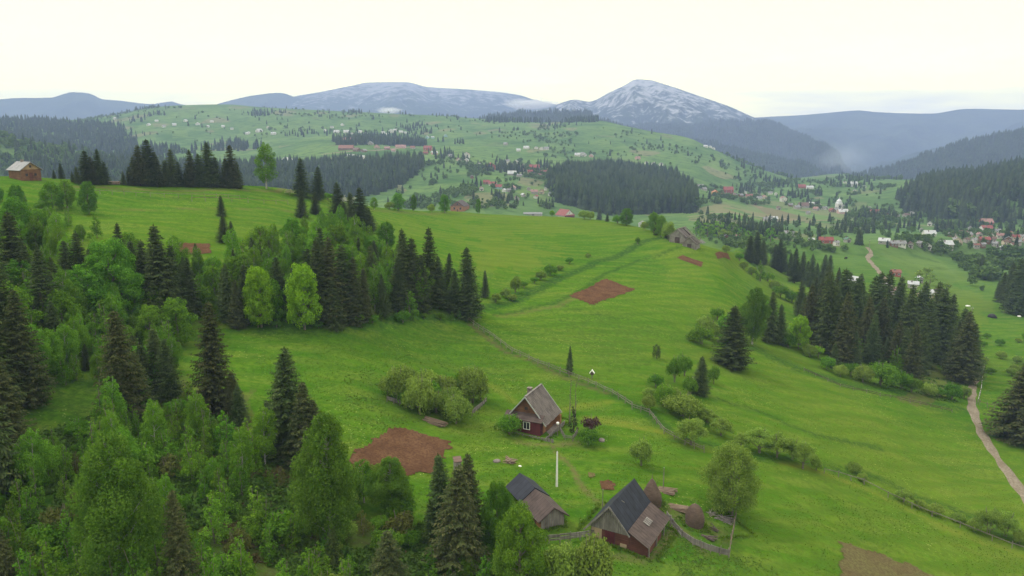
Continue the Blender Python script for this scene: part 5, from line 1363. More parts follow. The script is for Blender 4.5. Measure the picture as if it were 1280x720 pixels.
# ---- village houses, one thing each: x, y (base, photograph), width in pixels, roof, wall, turn, storeys
GRP = {}
CLN = {}
def vh(cl, px, py, wpx, roof='white', wall='white', rz=None, st=1, lk=1.3, rmin=380, what='house', label=None):
    p = gp(px, py, rmin); k = mpp(p); w = max(3.5, wpx * k * 0.95); g = random.Random(int(px*13+py*7))
    if rz is None: rz = g.choice([0, 90, 20, -25, 70, 110]) + g.uniform(-12, 12)
    W_ = w; L_ = w / lk
    if w > 14 and st == 1: L_ = w / 2.0
    a = math.radians(rz)
    wd, ln = (L_, W_) if abs(math.sin(a)) > 0.7 else (W_/1.1, W_)
    wd = min(wd, 14)
    h = 2.5 + 2.3 * (st-1); h = min(h, w*0.9 + 1.2 * (st - 1)); ri = wd * g.uniform(0.30, 0.42)
    e = empty('house' if what == 'house' else what, p, a)
    gable_walls(wd, ln, h, ri, -2.0).build('wall', WM[wall], e)
    r = MB(); slope_slab(r, 1, wd, h, ri, -ln/2-.4, ln/2+.4, 0.45, 0.16); slope_slab(r, -1, wd, h, ri, -ln/2-.4, ln/2+.4, 0.45, 0.16)
    ro = r.build('roof', RM[roof], e)
    if wpx >= 6 or py > 255:
        c = MB().box(-wd*0.2-0.3, ln*0.1, h, -wd*0.2+0.3, ln*0.1+0.6, h+ri+0.6); c.build('chimney', STONE, ro)
        for s in (0, 1)[:st]:
            zz = 0.8 + 2.3*s
            for q in (-0.25, 0.25):
                win(e, q*wd, -ln/2, zz, 'y', 1.1, 1.1, -1); win(e, wd/2, q*ln, zz, 'x', 1.1, 1.1, 1); win(e, -wd/2, q*ln, zz, 'x', 1.1, 1.1, -1)
        MB().box(-0.5, -ln/2-0.06, -0.4, 0.5, -ln/2-0.01, 1.9).build('door', B_BRNR, e)
    e['category'] = 'house' if what == 'house' else what
    sx_, sy_ = proj(*p)
    GRP.setdefault(cl, []).append((sx_, sy_, e, roof, wall, w, st, label))
    return e
HILLT = 'on the far hill, upper left'; TERR = 'by the long terrace road'; VILLA = 'in the villa row among far spruces'
SLOPE = 'on the slope below the villa row'; UPH = 'on the upper far pastures'; WLINE = 'behind the middle spruce wood'; VALN = "at the far hill's foot"
VALM = 'near the white church'; VALF = 'near the mouth of the gorge'; VALR = 'on the valley floor at right'; FARM = 'in the farmstead behind the grove'; RVIL = 'in the right-edge village'
MIDV = 'on the meadow beyond the ruins'; FL = 'in the hollow behind the plateau'
W_, Rd = 'white', 'red'
for a in [(155,200,5,'white'),(231,215,9,'pink','white'),(234,223,7,'red','cream'),(276,212,7,'grey','cream'),(311,231,4,'white','grey'),(359,203,15,'white','white',-20,1,1.2),(317,205,6,'white'),(140,229,5,'grey','brown')]: vh(FL, *a, rmin=700)
for a in [(74,157,4),(144,149,4),(186,157,4),(218,157,5),(232,152,4),(247,156,5),(260,159,4),(279,159,4),(324,165,7,'white'),(342,168,6,'white'),(309,168,4),(311,167,3),(323,164,3),(196,152,4),(265,153,4),(205,159,4,'grey'),(290,162,4,'grey'),(335,160,4)]:
    vh(HILLT, *a, rmin=1150)
for a in [(407,164,4),(421,166,7),(433,166,7),(450,166,5),(479,167,5),(489,166,6,'white','white',None,2),(494,164,5),(501,166,5),(428,157,4),(415,160,4,'grey'),(440,168,4,'grey'),(468,169,4,'grey'),(484,169,4),(506,167,4),(457,168,4,'grey')]: vh(UPH, *a, rmin=1150)
for a in [(436,179,17,'pink','red',88,2,1.6),(433,187,19,'rust','brown',90,1,2.2),(446,189,8,'brown','brown'),(463,181,8,'grey','grey'),(471,185,8,'red','pink'),(484,187,7,'pink','brown'),(501,185,13,'pink','pink',86),(455,190,6,'grey','brown'),
          (438,198,10,'white','white',90),(453,198,6,'white'),(428,200,5,'white'),(492,190,5,'pink','grey'),(516,186,6,'rust','grey')]: vh(TERR, *a, rmin=850)
for a in [(535,188,10,'red','red',80,2),(543,193,8,'white','pink'),(532,193,6,'red','brown'),(583,197,10,'pink','white',0,2),(583,204,7,'white','white',0,2),(614,211,11,'red','red',10,2),(634,203,6,'grey'),(645,204,7,'white','white',0,1),
          (668,213,13,'red','pink',86,2),(680,217,9,'red','red'),(689,216,10,'red','brown',88),(663,216,6,'red','red'),(656,208,5,'grey','grey'),(694,219,6,'rust','pink'),(675,221,6,'brown','grey')]: vh(VILLA, *a, rmin=850)
for a in [(640,219,11,'white','grey',88),(649,221,6,'grey','grey'),(608,230,8,'red','brown'),(616,232,10,'red','white',84),(623,236,9,'red','teal',80),(641,237,8,'pink','grey'),(636,240,5,'grey','grey'),(668,242,9,'pink','grey',88),(677,242,7,'brick','cream'),(654,246,5,'white','grey'),
          (661,238,5,'grey','grey'),(688,245,5,'grey','white'),(630,240,4),(682,238,4,'grey')]: vh(SLOPE, *a, rmin=640)
for a in [(534,173,5,'white','teal'),(541,173,4,'white','teal'),(557,171,5,'white','teal'),(648,189,5),(658,186,7),(677,187,5,'grey','white'),(683,187,6,'grey','white'),(670,186,4,'grey'),(722,195,7,'white'),(730,195,6,'grey','white'),(739,196,6,'white','pink'),(732,209,9,'red','red',88,2),(742,206,7,'red','white'),
          (797,199,6,'pink','pink'),(817,206,5,'grey'),(826,207,5,'grey'),(808,205,4,'grey'),(735,206,5,'red','white'),(728,193,4,'grey'),(632,181,5,'grey','grey')]: vh('on the far pastures, right half', *a, rmin=900)
for a in [(786,211,7,'white','pink'),(820,222,8,'grey','cream'),(828,222,7,'pink','grey'),(836,224,9,'brown','grey'),(844,227,8,'grey','brown'),(854,230,9,'red','white',0,2),(860,229,7,'red','cream'),(848,228,6,'red','brown'),(874,235,10,'grey','white',85,1),(880,238,6,'grey','grey')]: vh(WLINE, *a, rmin=850)
for a in [(894,245,9,'orange','orange',0,2),(902,246,9,'red','pink',80),(910,241,12,'red','red',86,2),(918,245,6,'brown','grey'),(926,246,6,'grey','brown'),(936,247,9,'brick','cream',88),(939,241,3,'white'),(946,246,8,'grey','brown',90),(955,248,6,'pink','cream'),(949,249,6,'grey','white'),(931,242,4,'grey'),(963,243,5,'grey','white'),
          (1002,235,9,'red','red',86,1),(1012,236,8,'white','white',84),(882,184,5),(888,177,4),(892,182,4,'grey'),(970,244,4)]: vh(VALN, *a, rmin=850)
for a in [(979,252,8,'pink','white',0,2,1.1),(1004,259,12,'brown','grey',88),(1015,258,9,'white','white',40,1),(996,261,7,'grey','grey'),(1040,265,7,'red','brown'),(1053,267,12,'white','pink',88),(1046,263,5,'grey','white'),(966,276,11,'white','grey',84),(958,277,8,'grey','grey',90),(1032,262,6,'grey','grey'),(1020,263,6,'pink','grey'),(988,258,5,'grey','brown')]:
    vh(VALM, *a, rmin=560)
for a in [(1066,233,10,'white','white',86,2),(1060,232,3),(1073,232,3),(1056,229,3,'grey'),(1080,235,4,'grey'),(1068,240,3,'grey')]: vh(VALF, *a, rmin=1000)
for a in [(1094,268,13,'red','pink',86),(1106,270,9,'brick','brown'),(1120,271,8,'grey','grey'),(1133,271,8,'brown','grey'),(1140,270,8,'grey','white'),(1082,266,6,'grey','grey'),(1115,272,5,'grey','white')]: vh('right of the white church', *a, rmin=560)
for a in [(1032,304,17,'red','red',82,1,1.9),(986,296,12,'grey','grey',60),(1059,303,7,'green','grey'),(1014,304,6,'white','grey',90),(1045,307,5,'grey','white')]: vh(MIDV, *a, rmin=400)
for a in [(907,300,9,'grey','brown'),(923,300,9,'pink','red',10,1)]: vh(MIDV, *a, rmin=310)
for a in [(1172,281,8,'white','white',20),(1162,282,6,'grey','white'),(1161,295,14,'white','white',84),(1181,309,16,'white','grey',88),(1105,305,13,'white','grey',60),(1126,308,10,'grey','white',86),(1117,308,9,'grey','brown',80),(1160,311,7,'grey','white'),(1150,308,5,'grey','grey'),(1138,309,5,'brown','grey'),(1188,296,6,'grey','brown'),(1152,290,5,'grey','grey')]:
    vh(VALR, *a, rmin=430)
for a in [(1204,294,9,'brown','white'),(1211,296,8,'grey','pink'),(1232,283,14,'pink','red',84,2),(1232,291,13,'red','white',88,2),(1230,303,12,'red','brown',80),(1217,303,7,'grey','white'),(1241,302,7,'brown','grey'),(1250,298,8,'pink','white'),(1260,302,8,'grey','brown'),(1269,300,8,'red','cream'),(1277,299,7,'grey','white'),(1224,296,6,'pink','grey'),
          (1256,306,7,'brown','cream'),(1244,308,6,'grey','grey'),(1285,305,9,'pink','white'),(1208,303,6,'brown','grey'),(1213,288,6,'grey','grey'),(1265,309,6,'rust','white')]: vh(RVIL, *a, rmin=430)
for a in [(1119,345,11,'brick','red',84),(1067,356,17,'white','white',40),(1141,360,12,'white','grey',65),(1156,372,17,'white','tan',82),(1149,353,6,'white','grey'),(1117,368,9,'pink','grey'),(1172,370,8,'brown','grey'),(1104,362,7,'grey','grey'),(1175,384,9,'grey','grey')]: vh(FARM, *a, rmin=230)
for a in [(1030,262,5,'grey','white'),(1024,258,4,'white','grey'),(1060,266,5,'brown','grey'),(1074,270,6,'grey','cream'),(1086,262,4,'grey','white'),(973,262,5,'brown','grey'),(944,256,4,'grey','brown'),(1010,268,5,'grey','grey')]: vh('on the valley floor left of the right forest', *a, rmin=560)
for a in [(1195,303,6,'grey','cream'),(1238,297,6,'brown','white'),(1247,291,6,'grey','white'),(1262,294,6,'brick','cream'),(1272,306,7,'grey','grey'),(1281,293,6,'pink','white'),(1228,309,6,'grey','brown'),(1253,313,6,'white','grey'),(1220,310,5,'brick','grey')]: vh('at the edge of the right-edge village', *a, rmin=430)
for a in [(598,207,5,'grey','white'),(606,213,5,'red','cream'),(625,209,6,'brown','white'),(652,214,5,'red','grey'),(700,222,5,'grey','white'),(590,223,5,'grey','brown'),(602,238,6,'pink','white'),(646,250,6,'brown','grey'),(670,248,5,'red','white'),(563,196,5,'grey','white'),(573,201,6,'brown','cream')]: vh('among the villas and small spruces', *a, rmin=640)
vh('behind the bushes at the far edge of the upper meadow', 803, 283, 11, 'grey', 'white', -10, 1, 1.2, 300, label='white-walled hut with a grey roof among round bushes at the meadow edge')

def church():
    p = gp(1048, 263, 600); e = empty('church', p, R(10), 'white church tower with a pale domed roof in the middle of the valley', 'church')
    MB().box(-3.2, -3.2, -2, 3.2, 3.2, 9).build('wall', WM['white'], e)
    r = MB().tube([(0,0,9), (0,0,9.4), (0,0,10.2), (0,0,12), (0,0,13.4), (0,0,14.6), (0,0,17)], [4.4, 4.2, 3.6, 3.3, 2.0, 0.7, 0.08], 12); ro = r.build('roof', METAL, e)
    MB().box(-0.08, -0.08, 16.8, 0.08, 0.08, 18.6).box(-0.6, -0.07, 17.7, 0.6, 0.07, 17.95).build('cross', METAL, ro)
    for x in (-1.5, 1.5): win(e, x, -3.2, 4.5, 'y', 1.0, 2.0, -1); win(e, 3.2, x, 4.5, 'x', 1.0, 2.0, 1)
    gable_walls(7, 9, 4.5, 2.4, -2).build('nave', WM['white'], e).location = (6.5, 1, 0)
    r = MB(); slope_slab(r, 1, 7, 4.5, 2.4, -4.9, 4.9); slope_slab(r, -1, 7, 4.5, 2.4, -4.9, 4.9); o = r.build('nave_roof', RM['grey'], e); o.location = (6.5, 1, 0)
church()
RCN = {'red': 'red', 'brick': 'brick-red', 'pink': 'pinkish', 'grey': 'grey', 'white': 'white', 'brown': 'brown', 'orange': 'orange', 'dark': 'dark', 'green': 'green', 'rust': 'rusty'}
ORD = ['first', 'second', 'third', 'fourth', 'fifth', 'sixth', 'seventh', 'eighth', 'ninth', 'tenth', 'eleventh', 'twelfth', 'thirteenth', 'fourteenth', 'fifteenth', 'sixteenth', 'seventeenth', 'eighteenth', 'nineteenth', 'twentieth']
def nth(i, n):
    if n == 1: return ''
    if i == 0: return 'leftmost '
    if i == n-1: return 'rightmost '
    if n == 3: return 'middle '
    if i < 20: return ORD[i] + ' from left, '
    return ORD[n-1-i] + ' from right, ' if n-1-i < 20 else '%dth from left, ' % (i+1)
for cl, hs in GRP.items():
    by = {}
    for hrec in hs: by.setdefault((hrec[3], hrec[4]), []).append(hrec)
    for (rf, wl), rec in by.items():
        rec.sort(key=lambda q: q[0])
        for i, q in enumerate(rec):
            pl = cl; half = ''
            q[2]['label'] = q[7] or (nth(i, len(rec)) + ('two-storey ' if q[6] == 2 and len(rec) == 1 else '') + RCN[rf] + '-roofed ' + wl + ' house ' + pl + half)
            if len(hs) > 1: q[2]['group'] = 'houses ' + pl

# ------------------------------------------------------------------ fences, poles, haystacks and yard things
POSTM = MB().tube([(0,0,-0.4), (0.01,0,0.5), (0,0.01,1.15)], [0.07, 0.065, 0.05], 6).mesh('post', FEN)
def fence(pix, label, step=2.4, rails=2, hgt=1.0, tilt=0.05, seed=1, mat=FEN, wattle=False, cap=100):
    g = random.Random(seed); wp = [hit(a, b) for a, b in pix]; pts = []; tot = 0
    for a, b in zip(wp[:-1], wp[1:]):
        n = max(1, round((b-a).length / step)); pts += [a.lerp(b, k/n) for k in range(n)]
    pts.append(wp[-1])
    if len(pts) > cap: pts = pts[:cap]
    p0 = pts[0]; base = Vector((p0.x, p0.y, H(p0.x, p0.y))); e = empty('fence', base, 0, label, 'fence')
    P3 = [Vector((p.x, p.y, H(p.x, p.y))) - base for p in pts]
    for p in P3:
        o = obj('post', POSTM, e, p); o.scale = (1, 1, hgt * g.uniform(0.85, 1.2)); o.rotation_euler = (g.gauss(0, tilt), g.gauss(0, tilt), g.uniform(0, 6))
    for k in range(rails):
        z = hgt * (0.95 - k * 0.75 / max(1, rails)); m = MB()
        for a, b in zip(P3[:-1], P3[1:]):
            m.bar(a + Vector((0, 0, z + g.uniform(-.06, .06))), b + Vector((0, 0, z + g.uniform(-.06, .06))), 0.05, 0.11 if not wattle else 0.2)
        if m.v: m.build('rail', mat, e)
fence([(585,402),(612,420),(640,441),(672,456),(700,467),(735,480),(765,494),(790,510)], 'long old post-and-rail fence running down the meadow from the left wood', 2.3, 2, 1.1, 0.07, 1)
fence([(790,512),(812,519),(830,542),(856,556),(880,566)], 'fence dropping through the bushes right of the little shrine', 2.0, 2, 1.0, 0.06, 2)
fence([(1030,592),(1048,596),(1080,606),(1110,622),(1140,636),(1165,646),(1200,660),(1240,676),(1290,694)], 'low wire fence of short posts along the right-hand ditch', 3.0, 1, 0.9, 0.05, 3)
fence([(833,648),(842,660),(852,672),(866,682),(888,691),(911,697)], 'grey wattle fence curving round the haystack yard', 1.3, 4, 0.95, 0.08, 4, B_GREYY, True)
fence([(911,697),(914,680),(917,662),(920,644)], 'pale rail fence closing the right side of the haystack yard', 1.6, 2, 1.0, 0.05, 5, PLK, True)
fence([(672,680),(700,678),(725,675),(752,671)], 'short grey plank fence between the black-roofed shed and the barn', 1.6, 3, 1.0, 0.05, 6, B_GREYY, True)
fence([(590,520),(600,511),(608,503)], 'short grey fence at the right end of the bush clump', 1.2, 3, 0.9, 0.05, 7, B_GREYY, True)
fence([(484,502),(500,507),(514,512)], 'short grey fence at the left foot of the bush clump', 1.2, 3, 0.9, 0.05, 8, B_GREYY, True)
fence([(700,540),(706,550),(716,551),(722,542)], 'small garden fence between the gabled house and the thuja', 0.9, 2, 0.8, 0.05, 9, B_GREYY)
fence([(60,242),(110,243),(170,245),(240,247),(300,249)], 'thin post fence across the plateau meadow', 3.2, 1, 1.1, 0.04, 10)
fence([(240,252),(290,253),(330,255),(360,256)], 'pale post fence at the right of the plateau meadow', 4.0, 1, 1.2, 0.04, 11, PLK)
fence([(945,336),(960,350),(985,368),(1002,380)], 'fence at the edge of the meadow above the right grove', 3, 1, 1.0, 0.05, 12)
fence([(1005,464),(1050,484),(1100,496),(1150,506),(1190,516)], 'dark low fence along the foot of the right grove', 3, 2, 0.8, 0.05, 13, B_BRNR)
fence([(1222,506),(1226,490),(1228,470),(1230,462)], 'white rail fence beside the dirt road', 2.6, 1, 1.6, 0.03, 14, WHITE)
fence([(1224,507),(1234,510),(1243,512)], 'short pale rail fence joining the roadside fence', 2.0, 1, 1.2, 0.04, 15, PLK)

def pole(px, py, top, label, mat=WHITE, r=0.11, arm=False):
    p = gp(px, py); h = height_for(p, px, top); e = empty('pole', p, 0, label, 'pole')
    MB().tube([(0,0,-0.5), (0,0,h*0.5), (0,0,h)], [r*1.2, r, r*0.75], 8).build('shaft', mat, e)
    m = MB().tube([(0,0,h), (0,0,h+0.12)], [r*0.6, r*0.3], 6)
    if arm: m.bar((-0.6, 0, h-0.35), (0.6, 0, h-0.35), 0.09)
    m.build('insulator', METAL, e)
pole(696, 608, 565, 'white concrete pole standing alone between the gabled house and the barn', WHITE, 0.13)
pole(829, 611, 585, 'thin dark stick pole behind the tall haystack', FEN, 0.06)
pole(1212, 412, 384, 'thin wooden power pole right of the dark grove', FEN, 0.12, True)
pole(1086, 316, 300, 'power pole by the valley track', FEN, 0.14, True)
pole(753, 640, 612, 'thin pole at the left corner of the barn', FEN, 0.05)

def lathe(prof, n=20, wob=0.06, seed=0):
    g = np.random.default_rng(seed); m = MB(); ph = g.uniform(0, 6, 6)
    for (r, z) in prof:
        for k in range(n):
            a = 2*PI*k/n; q = r * (1 + wob*(math.sin(2*a+ph[0]+z) + 0.6*math.sin(5*a+ph[1]+2*z) + 0.5*math.sin(9*a+ph[2]-3*z)))
            m.v.append((q*math.cos(a), q*math.sin(a), z))
    for i in range(len(prof)-1):
        for k in range(n): k2 = (k+1) % n; m.f.append((i*n+k, i*n+k2, (i+1)*n+k2, (i+1)*n+k))
    m.f.append(tuple((len(prof)-1)*n+k for k in range(n)))
    return m
def haystack(px, py, top, wpx, label, prof, seed, polelen=0.5):
    p = gp(px, py); h = height_for(p, px, top); w = wpx*mpp(p)/2*0.9; e = empty('haystack', p, 0, label, 'haystack')
    lathe([(r*w, z*h) for r, z in prof], 36, 0.05, seed).build('hay', HAY, e, True)
    MB().tube([(0,0,-0.3), (0,0,h+polelen)], [0.06, 0.04], 6).build('stake', FEN, e)
haystack(814, 629, 598, 29, 'tall pointed brown haystack directly behind the barn', [(0.85,-0.3),(0.92,0.0),(1.0,0.18),(0.92,0.38),(0.66,0.60),(0.40,0.80),(0.16,0.95),(0.03,1.0)], 1)
haystack(868, 656, 630, 25, 'rounded brown haystack inside the fenced yard', [(0.85,-0.3),(0.92,0.0),(1.0,0.25),(0.98,0.5),(0.80,0.74),(0.46,0.92),(0.08,1.0)], 2, 0.15)
def pile(px, py, n, l, w, rz, label, seed, mat=PLK, name='plank_pile', cat='planks', messy=0.08, th=0.07, round_=False):
    p = gp(px, py); e = empty(name, p, R(rz), label, cat); g = random.Random(seed)
    for i in range(n):
        lay = i % 3; y = (i / n - 0.5) * w; z = 0.05 + th*1.2*lay + (0.02 if round_ else 0)
        ll = l*g.uniform(0.8, 1.0); a = g.gauss(0, messy)
        d = Vector((math.cos(a), math.sin(a), g.gauss(0, messy*0.3)))*ll/2; c = Vector((g.uniform(-.15, .15), y, z))
        m = MB()
        if round_: m.tube([c-d, c+d], [th, th*0.8], 7)
        else: m.bar(c-d, c+d, 0.2, th*0.8)
        m.build('log' if round_ else 'plank', mat, e)
pile(543, 529, 12, 4.6, 1.3, -32, 'long low pile of sawn logs beside the bush clump', 1, PLK, 'log_pile', 'logs', 0.04, 0.13, True)
pile(833, 614, 12, 2.6, 1.6, -25, 'reddish plank pile right of the tall haystack', 2)
pile(846, 635, 14, 3.0, 1.4, -25, 'pale plank pile between the two haystacks', 3)
pile(906, 650, 16, 2.6, 1.6, -20, 'tangled grey brushwood pile by the big willow', 4, B_GREYY, 'brush_pile', 'brushwood', 0.5, 0.06, True)
pile(889, 643, 9, 1.6, 1.1, 30, 'small dark brushwood heap under the big willow', 5, FEN, 'brush_pile', 'brushwood', 0.6, 0.05, True)
pile(893, 662, 6, 1.4, 0.8, -40, 'few dark sticks lying in the haystack yard', 6, B_BRNR, 'brush_pile', 'brushwood', 0.5, 0.05, True)
pile(886, 673, 7, 2.0, 0.8, -45, 'loose boards in the front of the haystack yard', 7, B_BRNR, 'plank_pile', 'planks', 0.3)
pile(637, 577, 12, 1.9, 1.3, -30, 'jumbled pinkish boards in the meadow above the black-roofed shed', 8, PLK, 'plank_pile', 'planks', 0.6)
pile(140, 230, 10, 5.0, 1.6, 5, 'stack of logs between the two spruce groups on the plateau', 9, PLK, 'log_pile', 'logs', 0.03, 0.2, True)
def boulder(px, py, wpx, label, mat, seed, name='rock', hk=0.6):
    p = gp(px, py); w = wpx*mpp(p)/2
    o = lathe([(0.7*w, -0.2), (1.0*w, 0.1*w), (0.9*w, hk*w*0.7), (0.45*w, hk*w*1.05), (0.1*w, hk*w*1.15)], 14, 0.13, seed).build(name, mat, None, True, label); o.location = p; o['category'] = name
boulder(621, 577, 9, 'dark tarpaulin-covered heap left of the jumbled boards', STONE, 3, 'heap')
boulder(752, 551, 9, 'dark grey heap at the foot of the purple bush', STONE, 5, 'heap')
boulder(650, 583, 4, 'small white stone just above the black-roofed shed', WHITE, 6, 'stone')
boulder(1240, 397, 10, 'dark covered haycock on the valley meadow at the right', BLACK, 7, 'haycock', 0.9)
boulder(1210, 383, 5, 'small white bale on the valley meadow', WHITE, 8, 'bale')
boulder(1274, 396, 5, 'white bale below the right-edge spruce clump', WHITE, 9, 'bale')
def shrine():
    p = gp(740, 473); k = mpp(p); e = empty('shrine', p, R(-10), 'tiny white-roofed wayside shrine on a post by the meadow fence', 'shrine')
    MB().box(-0.09, -0.09, -0.3, 0.09, 0.09, 0.75).build('post', FEN, e)
    MB().box(-0.3, -0.25, 0.75, 0.3, 0.25, 1.2).build('box', B_BRNR, e)
    r = MB(); r.slab([(0,-0.4,1.75),(0.5,-0.4,1.05),(0.5,0.4,1.05),(0,0.4,1.75)], 0.05); r.slab([(0,0.4,1.75),(-0.5,0.4,1.05),(-0.5,-0.4,1.05),(0,-0.4,1.75)], 0.05); r.build('roof', WHITE, e)
shrine()
def washpost():
    p = gp(697, 545); e = empty('lamp_post', p, 0, 'thin post with a round white top at the corner of the gabled house', 'post')
    MB().tube([(0,0,-0.3), (0,0,1.9)], 0.05, 6).build('shaft', FEN, e); lathe([(0.05,1.85),(0.2,1.95),(0.26,2.1),(0.2,2.25),(0.05,2.32)], 12, 0.0).build('globe', WHITE, e, True)
washpost()
def privy():
    p = gp(572, 592); e = empty('privy', p, R(15), 'small grey metal-roofed privy half hidden behind the three tall spruces', 'hut')
    MB().box(-0.45, -0.45, -0.4, 0.45, 0.45, 1.9).build('wall', B_GREY, e)
    MB().slab([(-0.55, -0.6, 1.95), (0.55, -0.6, 1.95), (0.55, 0.6, 2.25), (-0.55, 0.6, 2.25)], 0.06).build('roof', RM['brown'], e); MB().box(-0.3, -0.49, -0.2, 0.3, -0.452, 1.6).build('door', B_GREYY, e)
privy()
# grazing animals far down in the valley are only dark specks: a small cow each
def cow(px, py, rz, label, seed):
    p = gp(px, py, 250); e = bpy.data.meshes.new('cow')
    m = MB()
    me = bpy.data.meshes.new('cow')
    vs = [(0.75,0,1.15),(0.3,0,1.05),(-0.6,0,1.1),(1.15,0,0.95),(1.45,0,0.45),(0.6,0.22,0.6),(0.6,0.22,0.0),(0.6,-0.22,0.6),(0.62,-0.22,0.0),(-0.55,0.22,0.6),(-0.6,0.22,0.0),(-0.55,-0.22,0.6),(-0.58,-0.22,0.0),(-0.95,0,1.05),(-1.0,0,0.5)]
    ed = [(1,0),(1,2),(0,3),(3,4),(0,5),(5,6),(0,7),(7,8),(2,9),(9,10),(2,11),(11,12),(2,13),(13,14)]
    me.from_pydata(vs, ed, []); me.update(); o = obj('cow', me); me.materials.append(BLACK)
    o.modifiers.new('skin', 'SKIN')
    sv = me.skin_vertices
    if len(sv) == 0:
        bpy.context.view_layer.objects.active = o; me.update()
    rad = [.3,.36,.32,.18,.13,.12,.06,.12,.06,.14,.06,.14,.06,.06,.03]
    if me.skin_vertices:
        for i, r_ in enumerate(rad): me.skin_vertices[0].data[i].radius = (r_, r_)
        me.skin_vertices[0].data[1].use_root = True
    o.location = p; o.rotation_euler.z = R(rz); tag(o, label, 'cow', None)
cow(1057, 324, 20, 'tiny dark cow grazing on the valley meadow beyond the right spruces', 1)

def ring_tufts(spots, seed):  # grass rings added for contact darkening round building and haystack feet
    g = np.random.default_rng(seed); C = []; U = []; W = []
    for (px, py, rz, w, l) in spots:
        p = gp(px, py); a = R(rz); n = int((w+l)*26)
        e_ = g.integers(0, 4, n); t = g.uniform(-.5, .5, n); o = np.abs(g.normal(0, 0.28, n)) + 0.08
        lx = np.where(e_ == 0, -w/2-o, np.where(e_ == 1, w/2+o, t*w)); ly = np.where(e_ == 2, -l/2-o, np.where(e_ == 3, l/2+o, t*l))
        x = p.x + lx*math.cos(a) - ly*math.sin(a); y = p.y + lx*math.sin(a) + ly*math.cos(a); z = Hn(x, y)
        for k in range(4):
            d = unit(g.normal(0, 1, (n, 3))*np.array([.6, .6, .3]) + np.array([0, 0, 1.0])); s = g.uniform(0.08, 0.24, (n, 1))
            C.append(np.stack([x, y, z], -1) + d*s*0.8 + g.normal(0, .05, (n, 3))*np.array([1, 1, 0])); U.append(d*s); W.append(unit(np.cross(d, g.normal(0, 1, (n, 3))))*s*0.3)
    V, Fq = quads(np.concatenate(C), np.concatenate(U), np.concatenate(W))
    tag(obj('grass', mesh_np('grass', V, Fq, M_GRS)), 'long grass added as contact shade along the three near buildings and the haystacks', 'grass', None, 'stuff')
ring_tufts([(666.5,531,-25,8.4,10.2),(670,634,24,3.4,9.2),(776.5,660,-29,4.9,7.6),(784,664,-29,9.4,7.6),(814,629,0,2.7,2.7),(868,656,0,2.4,2.4),(901,655,30,6,5)], 77)
# ------------------------------------------------------------------ clouds hanging on the mountain and smoke in the gorge
def puff(name, px, py, r, sx_, sy_, sz, dens, label, cat, seed, col=(1, 1, 1), sc=2.2):
    m, nt, out = newmat(name)
    tc = N(nt, 'ShaderNodeTexCoord')
    n1 = noise(nt, tc.outputs['Object'], sc, 4, 0.6)
    ln = N(nt, 'ShaderNodeVectorMath', operation='LENGTH'); L(nt, tc.outputs['Object'], ln.inputs[0])
    mr = N(nt, 'ShaderNodeMapRange'); L(nt, ln.outputs['Value'], mr.inputs[0]); mr.inputs[1].default_value = 1.0; mr.inputs[2].default_value = 0.2; mr.inputs[3].default_value = -0.62; mr.inputs[4].default_value = 0.05
    ad = N(nt, 'ShaderNodeMath', operation='ADD'); L(nt, n1, ad.inputs[0]); L(nt, mr.outputs[0], ad.inputs[1])
    mu = N(nt, 'ShaderNodeMath', operation='MULTIPLY', use_clamp=False); L(nt, ad.outputs[0], mu.inputs[0]); mu.inputs[1].default_value = dens * 4
    mx = N(nt, 'ShaderNodeMath', operation='MAXIMUM'); L(nt, mu.outputs[0], mx.inputs[0]); mx.inputs[1].default_value = 0
    pv = N(nt, 'ShaderNodeVolumePrincipled'); pv.inputs['Color'].default_value = rgb(col); L(nt, mx.outputs[0], pv.inputs['Density']); L(nt, pv.outputs[0], out.inputs['Volume'])
    az, t = px2(px, py)
    me = lathe([(math.sin(a)*1.0+0.001, -math.cos(a)) for a in np.linspace(0.02, PI-0.02, 12)], 20, 0.0).mesh(name, m)
    o = obj(name, me); o.location = (math.sin(az)*r, math.cos(az)*r, t*r); o.scale = (sx_, sy_, sz); o.rotation_euler.z = -az
    tag(o, label, cat, None, 'stuff')
puff('cloud', 486, 138, 3900, 80, 80, 22, 0.009, 'small white cloud scrap lying against the broad mountain', 'cloud', 1)
puff('cloud', 662, 130, 5300, 230, 140, 45, 0.010, 'white cloud bank in the saddle left of the rocky mountain', 'cloud', 2)
puff('smoke', 1052, 200, 3100, 120, 90, 85, 0.0016, 'thin blue smoke hanging in the gorge', 'smoke', 3, (0.8, 0.88, 1.0), 1.4)

# ------------------------------------------------------------------ labels for the trees
FRONT = {}
for rec in TREES:
    e, kind, h, place, label, group, (sx_, sy_) = rec
    if label: e['label'] = label
    else: FRONT.setdefault((place, kind), []).append(rec)
def band(i, n): return ['front', 'middle', 'back'][i] if n == 3 else (['front', 'back'][i] if n == 2 else '')
for (place, kind), rs in FRONT.items():
    n = len(rs); nb = 1 if n <= 7 else (2 if n <= 16 else 3)
    if nb > 3: nb = 3
    rs.sort(key=lambda q: -q[6][1])
    for b in range(nb):
        sub = rs[b*n//nb:(b+1)*n//nb]; sub.sort(key=lambda q: q[6][0]); hs = sorted(q[2] for q in sub)
        for i, q in enumerate(sub):
            s = nth(i, len(sub))
            r = band(b, nb)
            q[0]['label'] = s + (r + '-row ' if r else '') + LOOK[kind] + ' ' + place
            q[0]['group'] = LOOK[kind] + 's ' + place

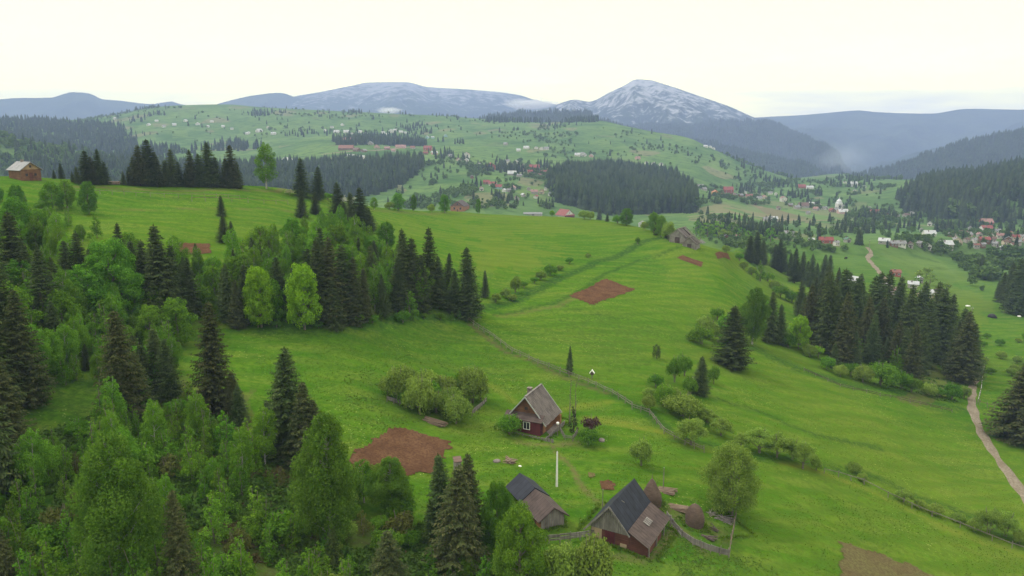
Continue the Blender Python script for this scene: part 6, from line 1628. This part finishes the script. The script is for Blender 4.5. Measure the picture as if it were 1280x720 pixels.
# ------------------------------------------------------------------ sky, sun, air
w = bpy.data.worlds.new('World'); S.world = w; w.use_nodes = True
nt = w.node_tree; nt.nodes.clear()
out = nt.nodes.new('ShaderNodeOutputWorld')
SUN_EL, SUN_AZ = R(52), R(-70)            # high, from the left; a thin bright overcast
sky = N(nt, 'ShaderNodeTexSky'); sky.sky_type = 'NISHITA'; sky.sun_disc = False
sky.sun_elevation = SUN_EL; sky.sun_rotation = SUN_AZ; sky.air_density = 1.0; sky.dust_density = 3.0
tc = N(nt, 'ShaderNodeTexCoord')
sx = N(nt, 'ShaderNodeSeparateXYZ'); L(nt, tc.outputs['Generated'], sx.inputs[0])
cl = noise(nt, mscale(nt, tc.outputs['Generated'], (2.2, 2.2, 14.0)), 1.6, 6, 0.55)
low = ramp(nt, sx.outputs[2], [(0.0, 1.0), (0.03, 1.0), (0.11, 0.0)])
cloudamt = mix(nt, 1.0, ramp(nt, cl, [(0.50, 0.0), (0.72, 0.9)]), low, 'MULTIPLY')
deck = ramp(nt, sx.outputs[2], [(0.0, (1.0, 0.86, 0.28)), (0.03, (1.0, 0.88, 0.30)), (0.09, (0.74, 0.68, 0.28)), (0.17, (0.48, 0.455, 0.245)), (0.35, (0.50, 0.485, 0.40)), (1.0, (0.52, 0.51, 0.45))])
deck = mix(nt, cloudamt, deck, (0.50, 0.47, 0.38))
bg1 = N(nt, 'ShaderNodeBackground'); bg1.inputs[1].default_value = 0.10; L(nt, sky.outputs[0], bg1.inputs[0])
bg2 = N(nt, 'ShaderNodeBackground'); bg2.inputs[1].default_value = SKYS; L(nt, deck, bg2.inputs[0])
ms = N(nt, 'ShaderNodeMixShader'); ms.inputs[0].default_value = 0.93
L(nt, bg1.outputs[0], ms.inputs[1]); L(nt, bg2.outputs[0], ms.inputs[2]); L(nt, ms.outputs[0], out.inputs[0])
sl = bpy.data.lights.new('sun', 'SUN'); sl.energy = 1.5; sl.angle = R(10); sl.color = (1.0, 0.965, 0.90)
so = bpy.data.objects.new('sun', sl); COL.objects.link(so)
sd = Vector((math.sin(SUN_AZ) * math.cos(SUN_EL), math.cos(SUN_AZ) * math.cos(SUN_EL), math.sin(SUN_EL)))
so.rotation_euler = sd.to_track_quat('Z', 'Y').to_euler()
so.location = (0, 0, 200)

# the air: one closed box round the camera and everything on the ground
m, nt, out = newmat('haze')
pv = N(nt, 'ShaderNodeVolumePrincipled'); pv.inputs['Color'].default_value = rgb(HZC); pv.inputs['Density'].default_value = HZD
pv.inputs['Anisotropy'].default_value = 0.0
L(nt, pv.outputs[0], out.inputs['Volume'])
hz = MB().box(-9900, -9900, -275, 9900, 9900, 420).build('haze', m); tag(hz, kind='stuff')

S.view_settings.view_transform = 'Standard'; S.view_settings.look = 'None'
S.view_settings.exposure = EXPO; S.view_settings.gamma = 1
S.render.engine = 'CYCLES'
S.cycles.volume_bounces = 1
S.cycles.max_bounces = 6; S.cycles.diffuse_bounces = 3; S.cycles.transmission_bounces = 2; S.cycles.transparent_max_bounces = 6
